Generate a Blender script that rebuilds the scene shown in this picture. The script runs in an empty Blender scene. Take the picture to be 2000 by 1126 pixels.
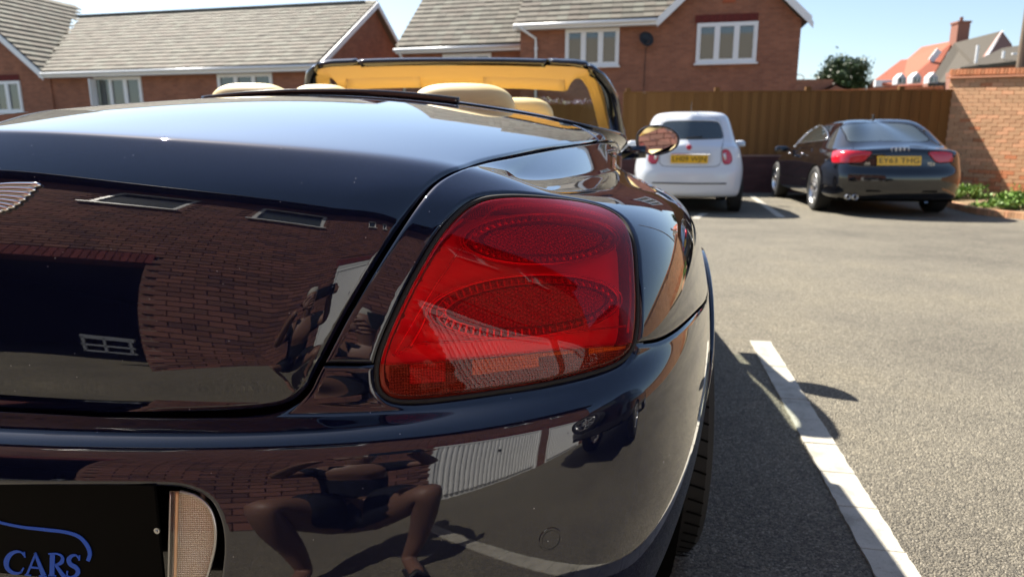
import bpy, bmesh, math, random
import numpy as np
from mathutils import Vector, Matrix
from mathutils.bvhtree import BVHTree
random.seed(7); RNG = np.random.default_rng(7)
EXTRA=0
scene = bpy.context.scene
C = scene.collection
PI = math.pi

# ---------------------------------------------------------------- camera
F = 1330.0; PITCH = math.atan(278/1330.0); H = 0.97
cam_d = bpy.data.cameras.new('camera'); cam = bpy.data.objects.new('camera', cam_d); C.objects.link(cam)
cam.location = (0, 0, H); cam.rotation_euler = (PI/2-PITCH, 0, 0)
cam_d.sensor_width = 36; cam_d.lens = F/2000*36; cam_d.clip_start = 0.02; cam_d.clip_end = 900
cam_d.dof.use_dof = True; cam_d.dof.focus_distance = 0.80; cam_d.dof.aperture_fstop = 7.2
scene.camera = cam
# ---------------------------------------------------------------- light
SUN_AZ, SUN_EL = math.radians(-37), math.radians(47)     # azimuth from +Y, to the left
sund = Vector((math.sin(SUN_AZ)*math.cos(SUN_EL), math.cos(SUN_AZ)*math.cos(SUN_EL), math.sin(SUN_EL)))
w = bpy.data.worlds.new("World"); scene.world = w; w.use_nodes = True
nt = w.node_tree; bg = nt.nodes['Background']
sky = nt.nodes.new('ShaderNodeTexSky'); sky.sky_type = 'NISHITA'; sky.sun_disc = False
sky.sun_elevation = SUN_EL; sky.sun_rotation = SUN_AZ
sky.air_density = 1.0; sky.dust_density = 0.7; sky.ozone_density = 1.0
nt.links.new(sky.outputs[0], bg.inputs[0]); bg.inputs[1].default_value = 0.060
sun_d = bpy.data.lights.new('sun', 'SUN'); sun_d.energy = 4.6; sun_d.angle = math.radians(0.53); sun_d.color = (1.0, 0.93, 0.82)
sun = bpy.data.objects.new('sun', sun_d); C.objects.link(sun); sun.rotation_euler = sund.to_track_quat('Z', 'Y').to_euler()
sun.location = (-10, 10, 20)
vs = scene.view_settings
vs.view_transform = 'Standard'; vs.look = 'None'; vs.gamma = 1; vs.use_curve_mapping = False; vs.exposure = 1.6
cy = scene.cycles
cy.max_bounces = 8; cy.glossy_bounces = 5; cy.transparent_max_bounces = 12; cy.transmission_bounces = 6; cy.diffuse_bounces = 3
cy.sample_clamp_indirect = 6; cy.use_denoising = True; cy.caustics_reflective = False; cy.caustics_refractive = False

# ---------------------------------------------------------------- helpers
def ray(px, py):
    return Vector((px-1000, F*math.cos(PITCH)-(py-563)*math.sin(PITCH), -(F*math.sin(PITCH)+(py-563)*math.cos(PITCH))))
def at(px, py, Y):
    r = ray(px, py); return Vector((0, 0, H)) + r*(Y/r.y)
def ground(px, py, z=0.0):
    r = ray(px, py); return Vector((0, 0, H)) + r*((z-H)/r.z)
CAMP = Vector((0, 0, H))
def props(o, label=None, cat=None, group=None, kind=None):
    if label: o['label'] = label
    if cat: o['category'] = cat
    if group: o['group'] = group
    if kind: o['kind'] = kind
    return o
def empty(name, loc=(0,0,0), rot=(0,0,0), **k):
    o = bpy.data.objects.new(name, None); C.objects.link(o); o.location = loc; o.rotation_euler = rot
    o.empty_display_size = .2
    return props(o, **k)
def link(name, me, parent=None, mat=None, loc=None, rot=None, **k):
    o = bpy.data.objects.new(name, me); C.objects.link(o)
    if parent is not None: o.parent = parent
    if mat is not None and me is not None and len(me.materials) == 0: me.materials.append(mat)
    if loc is not None: o.location = loc
    if rot is not None: o.rotation_euler = rot
    return props(o, **k)
def smooth(me, on=True):
    me.polygons.foreach_set('use_smooth', [on]*len(me.polygons)); me.update(); return me
def mesh(name, V, Fs, sm=False):
    me = bpy.data.meshes.new(name)
    me.from_pydata([tuple(map(float, v)) for v in V], [], [tuple(int(i) for i in f) for f in Fs]); me.update()
    if sm: smooth(me)
    return me
class MB:
    """collects simple solids into one mesh"""
    def __init__(s): s.v = []; s.f = []
    def add(s, V, Fs):
        n = len(s.v); s.v += [tuple(v) for v in V]; s.f += [tuple(i+n for i in f) for f in Fs]; return s
    def box(s, c, d, rz=0, M=None):
        hx, hy, hz = d[0]/2, d[1]/2, d[2]/2; V = []
        for z in (-hz, hz):
            for x, y in ((-hx,-hy),(hx,-hy),(hx,hy),(-hx,hy)): V.append(Vector((x, y, z)))
        R = M if M is not None else Matrix.Rotation(rz, 3, 'Z')
        V = [R @ v + Vector(c) for v in V]
        return s.add(V, [(3,2,1,0),(4,5,6,7),(0,1,5,4),(1,2,6,5),(2,3,7,6),(3,0,4,7)])
    def tube(s, pts, r, n=8, cap=True):
        pts = [Vector(p) for p in pts]; m = len(pts); V = []; Fs = []
        rs = r if isinstance(r, (list, tuple)) else [r]*m
        up = None
        for i, p in enumerate(pts):
            t = (pts[min(i+1, m-1)]-pts[max(i-1, 0)]).normalized()
            if up is None: up = t.orthogonal().normalized()
            up = (up - t*up.dot(t)).normalized(); b = t.cross(up)
            for k in range(n):
                a = 2*PI*k/n; V.append(p+(up*math.cos(a)+b*math.sin(a))*rs[i])
        for i in range(m-1):
            for k in range(n):
                Fs.append((i*n+k, i*n+(k+1)%n, (i+1)*n+(k+1)%n, (i+1)*n+k))
        if cap: Fs.append(tuple(range(n-1, -1, -1))); Fs.append(tuple(range((m-1)*n, m*n)))
        return s.add(V, Fs)
    def lathe(s, prof, n=32, M=None):
        """prof list of (r, h) round local Z"""
        M = M or Matrix.Identity(4); V = []; Fs = []; m = len(prof)
        for r, h in prof:
            for k in range(n):
                a = 2*PI*k/n; V.append(M @ Vector((r*math.cos(a), r*math.sin(a), h)))
        for i in range(m-1):
            for k in range(n): Fs.append((i*n+k, i*n+(k+1)%n, (i+1)*n+(k+1)%n, (i+1)*n+k))
        return s.add(V, Fs)
    def prism(s, poly, d, M=None):
        """poly (x,y) extruded 0..d in z"""
        M = M or Matrix.Identity(4); n = len(poly)
        V = [M @ Vector((x, y, 0)) for x, y in poly]+[M @ Vector((x, y, d)) for x, y in poly]
        return s.add(V, [tuple(range(n-1,-1,-1)), tuple(range(n, 2*n))]+[(i, (i+1)%n, n+(i+1)%n, n+i) for i in range(n)])
    def me(s, name, sm=False): return mesh(name, s.v, s.f, sm)
    def obj(s, name, mat, parent=None, sm=False, bev=0, **k):
        me = s.me(name, sm); o = link(name, me, parent, mat, **k)
        if bev:
            m = o.modifiers.new('b', 'BEVEL'); m.width = bev; m.segments = 2; m.limit_method = 'ANGLE'; m.angle_limit = .6
        return o
def catmull(P, n=6, closed=False):
    P = [np.array(p, float) for p in P]; out = []; m = len(P)
    for i in range(m if closed else m-1):
        g = (lambda k: P[k % m]) if closed else (lambda k: P[min(max(k, 0), m-1)])
        a, b, c, d = g(i-1), g(i), g(i+1), g(i+2)
        for j in range(n):
            t = j/n; out.append(.5*((2*b)+(-a+c)*t+(2*a-5*b+4*c-d)*t*t+(-a+3*b-3*c+d)*t**3))
    if not closed: out.append(P[-1])
    return np.array(out)

# ---------------------------------------------------------------- materials
def M(name, col=(.5,.5,.5), rough=.5, metal=0, spec=.5, coat=0, coat_r=.02, coat_ior=1.5, trans=0, emit=None):
    m = bpy.data.materials.new(name); m.use_nodes = True; b = m.node_tree.nodes['Principled BSDF']
    b.inputs['Base Color'].default_value = (*col, 1); b.inputs['Roughness'].default_value = rough
    b.inputs['Metallic'].default_value = metal; b.inputs['Specular IOR Level'].default_value = spec
    b.inputs['Coat Weight'].default_value = coat; b.inputs['Coat Roughness'].default_value = coat_r; b.inputs['Coat IOR'].default_value = coat_ior
    b.inputs['Transmission Weight'].default_value = trans
    if emit: b.inputs['Emission Color'].default_value = (*emit[:3], 1); b.inputs['Emission Strength'].default_value = emit[3]
    return m
class NT:
    def __init__(s, m): s.m = m; s.t = m.node_tree; s.b = s.t.nodes.get('Principled BSDF')
    def n(s, typ, **k):
        nd = s.t.nodes.new('ShaderNode'+typ)
        for a, v in k.items():
            if a.startswith('i_'): nd.inputs[a[2:].replace('_', ' ')].default_value = v
            else: setattr(nd, a, v)
        return nd
    def l(s, a, b): s.t.links.new(a, b)
    def coord(s, which='Object', scale=None, rot=None):
        c = s.n('TexCoord'); out = c.outputs[which]
        if scale is not None or rot is not None:
            mp = s.n('Mapping'); s.l(out, mp.inputs[0]); out = mp.outputs[0]
            if scale is not None: mp.inputs['Scale'].default_value = scale
            if rot is not None: mp.inputs['Rotation'].default_value = rot
        return out
    def noise(s, co, scale, detail=4, rough=.6, dist=0):
        n = s.n('TexNoise'); n.inputs['Scale'].default_value = scale; n.inputs['Detail'].default_value = detail
        n.inputs['Roughness'].default_value = rough; n.inputs['Distortion'].default_value = dist
        if co is not None: s.l(co, n.inputs['Vector'])
        return n.outputs['Fac']
    def ramp(s, fac, stops, interp='LINEAR'):
        r = s.n('ValToRGB'); s.l(fac, r.inputs[0]); r.color_ramp.interpolation = interp; e = r.color_ramp.elements
        while len(e) < len(stops): e.new(.5)
        for i, (p, c) in enumerate(stops):
            e[i].position = p; e[i].color = (*c, 1) if len(c) == 3 else c
        return r.outputs[0]
    def mix(s, fac, a, b, mode='MIX'):
        m = s.n('MixRGB', blend_type=mode)
        for i, x in ((0, fac), (1, a), (2, b)):
            if isinstance(x, (int, float)): m.inputs[i].default_value = x
            elif isinstance(x, tuple): m.inputs[i].default_value = (*x, 1)
            else: s.l(x, m.inputs[i])
        return m.outputs[0]
    def math(s, op, a, b=None, c=None):
        m = s.n('Math', operation=op)
        for i, x in ((0, a), (1, b), (2, c)):
            if x is None: continue
            if isinstance(x, (int, float)): m.inputs[i].default_value = x
            else: s.l(x, m.inputs[i])
        return m.outputs[0]
    def bump(s, h, dist=.01, strength=1, to='Normal'):
        b = s.n('Bump'); b.inputs['Distance'].default_value = dist; b.inputs['Strength'].default_value = strength
        s.l(h, b.inputs['Height']); s.l(b.outputs[0], s.b.inputs[to]); return b
    def col(s, c): s.l(c, s.b.inputs['Base Color'])
    def rough(s, c): s.l(c, s.b.inputs['Roughness'])
# ---------------------------------------------------------------- lofted bodies and panel cutter
def _bs(t, n):
    """uniform cubic B-spline weights for parameters t in [0, n-1] over n control points (ends reached)"""
    t = np.clip(t, 0, n-1-1e-9); i = np.floor(t).astype(int); f = t-i
    w = np.stack([(1-f)**3/6, (3*f**3-6*f**2+4)/6, (-3*f**3+3*f**2+3*f+1)/6, f**3/6], -1)
    d = np.stack([-(1-f)**2/2, (9*f**2-12*f)/6, (-9*f**2+6*f+3)/6, f**2/2], -1)
    return i, w, d
class Body:
    """cubic B-spline surface. net[j][i]: row j (bottom..top), column i = 0 rear centre .. n front centre, mirrored in u"""
    def __init__(s, net):
        P = np.array(net, float)                       # J x I x 3
        L = P[:, 1:][:, ::-1].copy(); L[..., 0] *= -1
        P = np.concatenate([L, P], 1); s.n = P.shape[1]; s.c0 = (s.n-1)//2; s.J = P.shape[0]
        P = np.concatenate([2*P[:1]-P[1:2], P, 2*P[-1:]-P[-2:-1]], 0)
        # the two ends meet at the front centre: wrap
        P = np.concatenate([P[:, -2:-1], P, P[:, 1:2]], 1)
        s.P = P
    def ev(s, t, q, nor=False):
        """t: column parameter (-c0..c0), q: row parameter (0..J-1)"""
        t = np.asarray(t, float)+s.c0; q = np.asarray(q, float)
        i, wi, di = _bs(t, s.n); j, wj, dj = _bs(q, s.J)
        p = 0; dt = 0; dq = 0
        for a in range(4):
            for b in range(4):
                X = s.P[j+a, i+b]
                p = p+X*(wj[..., a]*wi[..., b])[..., None]
                if nor:
                    dt = dt+X*(wj[..., a]*di[..., b])[..., None]; dq = dq+X*(dj[..., a]*wi[..., b])[..., None]
        if not nor: return p
        n = np.cross(dt, dq); n /= np.maximum(np.linalg.norm(n, axis=-1, keepdims=True), 1e-12)
        return p, n
def grid_tris(ts, qs):
    nt, nq = len(ts), len(qs); T, Q = np.meshgrid(ts, qs)
    V = np.stack([T.ravel(), Q.ravel()], 1)
    a = (np.arange(nq-1)[:, None]*nt+np.arange(nt-1)[None]).ravel()
    tri = np.concatenate([np.stack([a, a+1, a+nt+1], 1), np.stack([a, a+nt+1, a+nt], 1)])
    return V, tri
def in_poly(P, poly):
    x, y = P[:, 0], P[:, 1]; c = np.zeros(len(P), bool); n = len(poly)
    lo, hi = poly.min(0), poly.max(0)
    idx = np.where((x >= lo[0]) & (x <= hi[0]) & (y >= lo[1]) & (y <= hi[1]))[0]
    X, Y = x[idx], y[idx]; cc = np.zeros(len(idx), bool)
    for k in range(n):
        x1, y1 = poly[k]; x2, y2 = poly[(k+1) % n]
        if y1 == y2: continue
        m = ((y1 > Y) != (y2 > Y)) & (X < (x2-x1)*(Y-y1)/(y2-y1)+x1)
        cc ^= m
    c[idx] = cc; return c
def dist_line(P, L, closed, R):
    """distance (clamped to R) and vector to the nearest point of 3-D polyline L"""
    D = np.full(len(P), R); G = np.zeros_like(P)
    S = L if not closed else np.concatenate([L, L[:1]])
    for k in range(0, len(S)-1):
        a, b = S[k], S[k+1]; lo, hi = np.minimum(a, b)-R, np.maximum(a, b)+R
        idx = np.where(((P > lo) & (P < hi)).all(1))[0]
        if not len(idx): continue
        X = P[idx]; ab = b-a; l2 = max(ab@ab, 1e-14); tt = np.clip(((X-a)@ab)/l2, 0, 1)
        v = a+tt[:, None]*ab-X; d = np.linalg.norm(v, axis=1); m = d < D[idx]
        D[idx[m]] = d[m]; G[idx[m]] = v[m]
    return D, G
class Cutter:
    """a body grid cut along named closed outlines; later outlines win over earlier ones"""
    def __init__(s, body, ts, qs, M4=None):
        s.B = body; s.V, s.T = grid_tris(np.asarray(ts, float), np.asarray(qs, float)); s.loops = []; s.M4 = M4
        s.X = body.ev(s.V[:, 0], s.V[:, 1]); s.bvh = None
    def pick(s, pts, steps=4, closed=True, raw=False):
        """pixel outline -> (t,q) outline, cast onto the standing car"""
        if s.bvh is None:
            s.bvh = BVHTree.FromPolygons([Vector(x) for x in s.X], [tuple(int(i) for i in t) for t in s.T])
            s.Mi = s.M4.inverted()
        C_ = catmull(pts, steps, closed) if steps > 1 else np.array(pts, float); out = []
        for px, py in C_:
            o = s.Mi @ CAMP; d = ((s.Mi @ (CAMP+ray(px, py)))-o).normalized()
            h = s.bvh.ray_cast(o, d)
            if h[0] is None:                     # just off the edge: take the closest point of the body
                q0 = Vector(s.X.mean(0)); tc = (q0-o).dot(d); best = None
                for f_ in np.linspace(max(tc-2.5, .3), tc+.6, 40):
                    hh = s.bvh.find_nearest(o+d*f_)
                    if hh[0] is not None and (best is None or hh[3] < best[3]): best = hh
                if best is None or best[3] > .12: continue
                h = best
            t = s.T[h[2]]; A = s.X[t]; p = np.array(h[0])
            v0, v1, v2 = A[1]-A[0], A[2]-A[0], p-A[0]
            d00, d01, d11, d20, d21 = v0@v0, v0@v1, v1@v1, v2@v0, v2@v1; den = d00*d11-d01*d01+1e-18
            b = (d11*d20-d01*d21)/den; c = (d00*d21-d01*d20)/den
            out.append(s.V[t[0]]*(1-b-c)+s.V[t[1]]*b+s.V[t[2]]*c)
        return np.array(out)
    def loop(s, name, poly, gap=.0018):
        s.loops.append((name, np.array(poly, float), gap))
    def cut(s, roll=.005, rolld=.0022, extra=None, levels=(0, .001, .0022, .004, .007)):
        V, T = s.V, s.T; R = .02
        n = len(s.loops); L3 = []
        for nm, poly, g in s.loops: L3.append(s.B.ev(poly[:, 0], poly[:, 1]))
        def fields(V):
            X = s.B.ev(V[:, 0], V[:, 1]); Fd = np.zeros((len(V), n)); 
            for k, (nm, poly, g) in enumerate(s.loops):
                D, G = dist_line(X, L3[k], True, R+.0001); ins = in_poly(V, poly)
                Fd[:, k] = np.where(ins, D, -D)
            return Fd
        Fd = fields(V)
        for k in range(n):
            g = s.loops[k][2]
            for c in sorted([-(g+l) for l in levels]+[(g+l) for l in levels]):
                f = Fd[:, k]-c; pos = f > 0; tp = pos[T]; cnt = tp.sum(1); m = (cnt == 1) | (cnt == 2)
                # only where really near the outline
                m &= (np.abs(Fd[T, k]).min(1) < R)
                keep = T[~m]; X = T[m]; P = tp[m]
                if not len(X): continue
                odd = np.where(P.sum(1) == 1, P.argmax(1), (~P).argmax(1)); r = np.arange(len(X))
                A = X[r, odd]; B = X[r, (odd+1) % 3]; Cc = X[r, (odd+2) % 3]
                E = np.concatenate([np.stack([A, B], 1), np.stack([A, Cc], 1)]); Es = np.sort(E, 1)
                U, inv = np.unique(Es, axis=0, return_inverse=True); inv = inv.ravel()
                fa, fb = f[U[:, 0]], f[U[:, 1]]; tt = np.clip(fa/np.where(np.abs(fa-fb) < 1e-12, 1e-12, fa-fb), .0005, .9995)[:, None]
                nv = V[U[:, 0]]*(1-tt)+V[U[:, 1]]*tt; nf = Fd[U[:, 0]]*(1-tt)+Fd[U[:, 1]]*tt
                base = len(V); V = np.concatenate([V, nv]); Fd = np.concatenate([Fd, nf])
                ab = base+inv[:len(X)]; ac = base+inv[len(X):]
                T = np.concatenate([keep, np.stack([A, ab, ac], 1), np.stack([ab, B, Cc], 1), np.stack([ab, Cc, ac], 1)])
        s.V2, s.T2, s.F2 = V, T, Fd
        X, N = s.B.ev(V[:, 0], V[:, 1], True); s.X2, s.N2 = X, N
        cen = Fd[T].mean(1); lab = np.full(len(T), -1); dead = np.zeros(len(T), bool)
        for k in range(n):
            if s.loops[k][0][0] != '_': lab[cen[:, k] > 0] = k
        # gap removal: near an outline that borders this label
        for k in range(n):
            g = s.loops[k][2]
            if s.loops[k][0][0] == '_': continue
            near = np.abs(cen[:, k]) < g
            vis = np.ones(len(T), bool)
            for j in range(k+1, n): vis &= ~(cen[:, j] > s.loops[j][2])
            dead |= near & vis
        s.lab = lab; s.dead = dead; s.D = {}
        for k in range(n): s.D[k] = dist_line(X, L3[k], True, .10)
        s.roll, s.rolld = roll, rolld; s.L3 = L3
        return s
    def region(s, k):
        """loop name or None (the rest)"""
        names = [l[0] for l in s.loops]
        return (s.lab == (names.index(k) if k else -1)) & ~s.dead
    def build(s, name, sel, parent, mat, skirt=.014, off=0, deep=None, thick=True, **kw):
        """deep: function(X,N,info)->signed extra offset along normal and slope vector"""
        T = s.T2[sel]; used, inv = np.unique(T.ravel(), return_inverse=True); T = inv.reshape(-1, 3)
        X, N = s.X2[used].copy(), s.N2[used].copy(); X0 = X.copy(); 
        dmin = np.full(len(used), 9.); vec = np.zeros_like(X)
        for k in range(len(s.loops)):
            D, G = s.D[k]; D, G = D[used], G[used]
            if s.loops[k][0][0] == '_': continue
            m = (D-s.loops[k][2] < dmin) & s._edge_ok(used, k, sel)
            dmin[m] = (D-s.loops[k][2])[m]; vec[m] = G[m]
        dmin = np.maximum(dmin, 0)
        u = vec/np.maximum(np.linalg.norm(vec, axis=1, keepdims=True), 1e-9)
        x = np.clip(1-dmin/s.roll, 0, 1); dep = s.rolld*x**2; slope = 2*s.rolld*x/s.roll
        if deep is not None:
            d2, s2 = deep(dmin, X, s.V2[used]); dep = dep+d2; slope = slope+s2
        X = X-N*dep[:, None]+N*off; N = N+u*slope[:, None]; N /= np.linalg.norm(N, axis=1, keepdims=True)
        E = np.sort(np.concatenate([T[:, [0, 1]], T[:, [1, 2]], T[:, [2, 0]]]), 1); Ed = np.concatenate([T[:, [0, 1]], T[:, [1, 2]], T[:, [2, 0]]])
        U, idx, cnt = np.unique(E, axis=0, return_index=True, return_counts=True); be = Ed[idx[cnt == 1]]
        nv = len(X); Fs = [tuple(t) for t in T.tolist()]
        if thick and len(be):
            bv, binv = np.unique(be.ravel(), return_inverse=True); binv = binv.reshape(-1, 2)
            Nb = s.N2[used][bv]; V2 = np.concatenate([X, X[bv], X[bv]-Nb*skirt]); nb = len(bv)
            for (a, b), (ia, ib) in zip(be, binv): Fs.append((nv+ib, nv+ia, nv+nb+ia, nv+nb+ib))
            sn = N[bv]*.2+u[bv]; sn /= np.maximum(np.linalg.norm(sn, axis=1, keepdims=True), 1e-9)
            N2 = np.concatenate([N, sn, sn])
        else: V2, N2 = X, N
        me = bpy.data.meshes.new(name); me.vertices.add(len(V2)); me.vertices.foreach_set('co', V2.ravel())
        nf = len(Fs); ls = np.fromiter((len(f) for f in Fs), int, nf); lst = np.concatenate([[0], np.cumsum(ls)[:-1]])
        me.loops.add(int(ls.sum())); me.loops.foreach_set('vertex_index', np.concatenate([np.array(f) for f in Fs]) if nf < 5 else np.fromiter((i for f in Fs for i in f), int, int(ls.sum())))
        me.polygons.add(nf); me.polygons.foreach_set('loop_start', lst); me.update(calc_edges=True)
        smooth(me); me.validate(); 
        me.normals_split_custom_set_from_vertices([tuple(n) for n in N2.tolist()])
        return link(name, me, parent, mat, **kw)
    def _edge_ok(s, used, k, sel):
        c = s.__dict__.setdefault('_eo', {}); key = (k, id(sel))
        if key not in c:
            j = int(s.lab[sel].max()) if sel.any() else -1
            c[key] = k >= j and bool((np.abs(s.F2[s.T2[sel]][:, :, k]).min(1) < s.loops[k][2]+.0012).any())
            s.__dict__.setdefault('_keep', []).append(sel)
        return np.full(len(used), c[key])
# ---------------------------------------------------------------- the open dark blue car
BX = Matrix.Translation((-.625, .625, 0)) @ Matrix.Rotation(math.radians(-7.2), 4, 'Z') @ Matrix.Rotation(math.radians(.8), 4, 'Y')
PLAN = [(0,0),(.17,.006),(.34,.026),(.50,.062),(.635,.112),(.738,.178),(.800,.268),(.845,.40),(.880,.57),(.913,.78),(.944,1.03),(.953,1.32),
        (.938,1.65),(.925,2.1),(.918,2.6),(.91,3.1),(.90,3.6),(.87,4.1),(.79,4.47),(.60,4.68),(.30,4.78),(0,4.80)]
NI = len(PLAN)
_p = np.array(PLAN); _d = np.gradient(_p, axis=0); _d[0] = (1, 0); _d[-1] = (-1, 0)
_nrm = np.stack([_d[:, 1], -_d[:, 0]], 1); _nrm /= np.linalg.norm(_nrm, axis=1, keepdims=True)
# rows: key columns 0, 3, 5, 6, 9, 13, 17, 21 -> (offset outwards, z)
KC = [0, 3, 4.3, 5.2, 6.2, 9, 13, 17, 21]
ROWS = [
 [(-.16,.20),(-.16,.20),(-.15,.20),(-.15,.20),(-.14,.20),(-.12,.19),(-.12,.18),(-.12,.18),(-.12,.20)],
 [(-.07,.215),(-.07,.215),(-.07,.215),(-.07,.215),(-.14,.215),(-.12,.20),(-.05,.19),(-.05,.2),(-.05,.21)],
 [(-.035,.28),(-.035,.28),(-.035,.28),(-.035,.28),(-.10,.28),(-.08,.27),(-.015,.26),(-.01,.28),(-.01,.28)],
 [(-.005,.38),(-.005,.38),(-.005,.38),(-.005,.38),(-.052,.38),(-.040,.36),(-.004,.36),(0,.40),(0,.38)],
 [(.006,.47),(.006,.47),(.006,.47),(.006,.47),(-.010,.48),(-.012,.47),(0,.46),(0,.5),(0,.46)],
 [(.004,.545),(.004,.545),(.004,.55),(.004,.555),(.003,.565),(.002,.565),(0,.56),(0,.56),(-.01,.54)],
 [(-.004,.605),(-.004,.605),(-.003,.610),(-.002,.622),(0,.635),(.001,.63),(.0,.63),(-.005,.62),(-.03,.60)],
 [(-.012,.648),(-.012,.650),(-.010,.658),(-.008,.672),(-.006,.69),(-.003,.68),(-.004,.68),(-.012,.67),(-.05,.65)],
 [(-.022,.674),(-.022,.678),(-.019,.688),(-.014,.704),(-.011,.722),(-.008,.715),(-.012,.715),(-.025,.70),(-.09,.69)],
 [(-.042,.684),(-.040,.688),(-.034,.700),(-.026,.720),(-.018,.742),(-.014,.745),(-.022,.745),(-.04,.73),(-.14,.72)],
 [(-.066,.689),(-.062,.693),(-.050,.708),(-.038,.732),(-.024,.760),(-.020,.772),(-.036,.77),(-.06,.755),(-.2,.745)],
 [(-.088,.692),(-.064,.697),(-.044,.716),(-.034,.742),(-.029,.778),(-.026,.798),(-.052,.79),(-.085,.775),(-.26,.77)],
 [(-.0925,.702),(-.066,.709),(-.0505,.734),(-.042,.762),(-.034,.800),(-.032,.822),(-.070,.81),(-.11,.79),(-.33,.79)],
 [(-.0900,.735),(-.0635,.742),(-.0645,.764),(-.056,.790),(-.041,.826),(-.041,.846),(-.092,.825),(-.14,.81),(-.4,.81)],
 [(-.0930,.785),(-.069,.790),(-.089,.806),(-.078,.826),(-.052,.852),(-.054,.868),(-.116,.838),(-.18,.825),(-.5,.83)],
 [(-.102,.840),(-.080,.843),(-.117,.850),(-.103,.862),(-.070,.875),(-.073,.886),(-.142,.85),(-.22,.84),(-.6,.85)],
 [(-.118,.890),(-.097,.888),(-.147,.888),(-.130,.890),(-.096,.893),(-.098,.899),(-.168,.862),(-.27,.855),(-.7,.87)],
 [(-.140,.934),(-.123,.926),(-.170,.914),(-.157,.910),(-.130,.905),(-.128,.907),(-.19,.880),(-.33,.865),(-.8,.89)],
 [(-.164,.966),(-.154,.950),(-.198,.930),(-.190,.922),(-.170,.912),(-.160,.912),(-.20,.905),(-.4,.875),(-.9,.905)],
 [(-.182,.9845),(-.176,.9655),(-.216,.939),(-.216,.929),(-.205,.917),(-.185,.916),(-.203,.915),(-.43,.88),(-.95,.91)],
 [(-.187,.9893),(-.184,.9700),(-.240,.945),(-.246,.935),(-.240,.921),(-.210,.919),(-.205,.925),(-.47,.885),(-1.0,.915)],
 [(-.195,.9915),(-.196,.9735),(-.270,.950),(-.276,.939),(-.270,.925),(-.232,.922),(-.206,.932),(-.49,.888),(-1.02,.918)],
]
RAIL = [(0,1.25,1.102),(.15,1.248,1.100),(.31,1.245,1.086),(.45,1.25,1.066),(.56,1.275,1.048),(.635,1.32,1.032),(.685,1.38,1.022),(.712,1.45,1.018),(.73,1.54,1.008),
        (.74,1.65,.998),(.745,1.78,.988),(.748,1.93,.980),(.75,2.12,.972),(.75,2.35,.965),(.745,2.65,.960),(.74,2.98,.965),(.62,3.22,.985),(.42,3.30,1.0),(.26,3.33,1.005),(.15,3.34,1.008),(.07,3.345,1.01),(0,3.345,1.01)]
def _net():
    out = []
    for row in ROWS:
        o = np.interp(np.arange(NI), KC, [a[0] for a in row]); z = np.interp(np.arange(NI), KC, [a[1] for a in row])
        # smooth the key interpolation
        for _ in range(2):
            for arr in (o, z): arr[1:-1] = .25*arr[:-2]+.5*arr[1:-1]+.25*arr[2:]
        out.append(np.concatenate([_p+_nrm*o[:, None], z[:, None]], 1))
    last = out[-1]; R = np.array(RAIL)
    for f, hz in ((.10, .004), (.24, .009), (.42, .012), (.62, .012), (.82, .007), (1, 0)):
        P = last*(1-f)+R*f; 
        P[:, 2] += hz
        P[0:, 2] += .0
        out.append(P)
    return out
BODY = Body(_net())
# ---- materials of the car
def paint(name, base, flake, coat_ior=1.7, rough=.5, metal=.0, flakes=True, spec=.02):
    m = M(name, base, rough, metal, spec, 1.0, .0, coat_ior); k = NT(m)
    if flakes:
        co = k.coord('Object'); v = k.n('TexVoronoi'); v.inputs['Scale'].default_value = 900; k.l(co, v.inputs['Vector'])
        c = k.n('VectorMath', operation='SUBTRACT'); k.l(v.outputs['Color'], c.inputs[0]); c.inputs[1].default_value = (.5, .5, .5)
        g = k.n('NewGeometry'); a = k.n('VectorMath', operation='MULTIPLY_ADD'); k.l(c.outputs[0], a.inputs[0]); a.inputs[1].default_value = (.004,.004,.004); k.l(g.outputs['Normal'], a.inputs[2])
        nn = k.n('VectorMath', operation='NORMALIZE'); k.l(a.outputs[0], nn.inputs[0]); k.l(nn.outputs[0], k.b.inputs['Normal'])
        k.l(g.outputs['Normal'], k.b.inputs['Coat Normal'])
        k.col(k.mix(k.math('GREATER_THAN', k.math('FRACT', k.math('MULTIPLY', v.outputs['Distance'], 7.3)), .86), base, flake))
        vd = k.n('TexVoronoi'); vd.inputs['Scale'].default_value = 130; k.l(co, vd.inputs['Vector']); sc = k.n('SeparateXYZ'); k.l(vd.outputs['Color'], sc.inputs[0])
        spk = k.math('MULTIPLY', k.math('LESS_THAN', vd.outputs['Distance'], .075), k.math('GREATER_THAN', sc.outputs[0], .90))
        k.col(k.mix(spk, k.b.inputs['Base Color'].links[0].from_socket, (.32,.33,.36)))
        # faint dust and water marks lift the coat roughness here and there
        n = k.noise(k.coord('Object'), 9, 5, .6); n2 = k.noise(k.coord('Object'), 60, 3, .7)
        r = k.math('MULTIPLY', k.math('MULTIPLY', n, n2), .006); k.l(r, k.b.inputs['Coat Roughness'])
    return m
mt = {}
mt['navy'] = paint('navy_paint', (.0022, .003, .012), (.02, .03, .09), 1.48, rough=.012, spec=.5)
mt['gap'] = M('black_gap', (.003,.003,.003), .9, spec=.1)
mt['plastic'] = M('black_plastic', (.012,.012,.013), .45)
mt['gloss_black'] = M('gloss_black', (.004,.004,.005), .12, coat=1)
mt['rubber'] = M('rubber', (.012,.012,.012), .75)
mt['chrome'] = M('chrome', (.80,.79,.78), .06, 1)
mt['satin'] = M('satin_metal', (.55,.55,.55), .28, 1)
mt['cream'] = M('cream_leather', (.86,.68,.33), .5); _k = NT(mt['cream']); _k.bump(_k.noise(_k.coord('Object'), 320, 3), .0006, .5)
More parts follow.
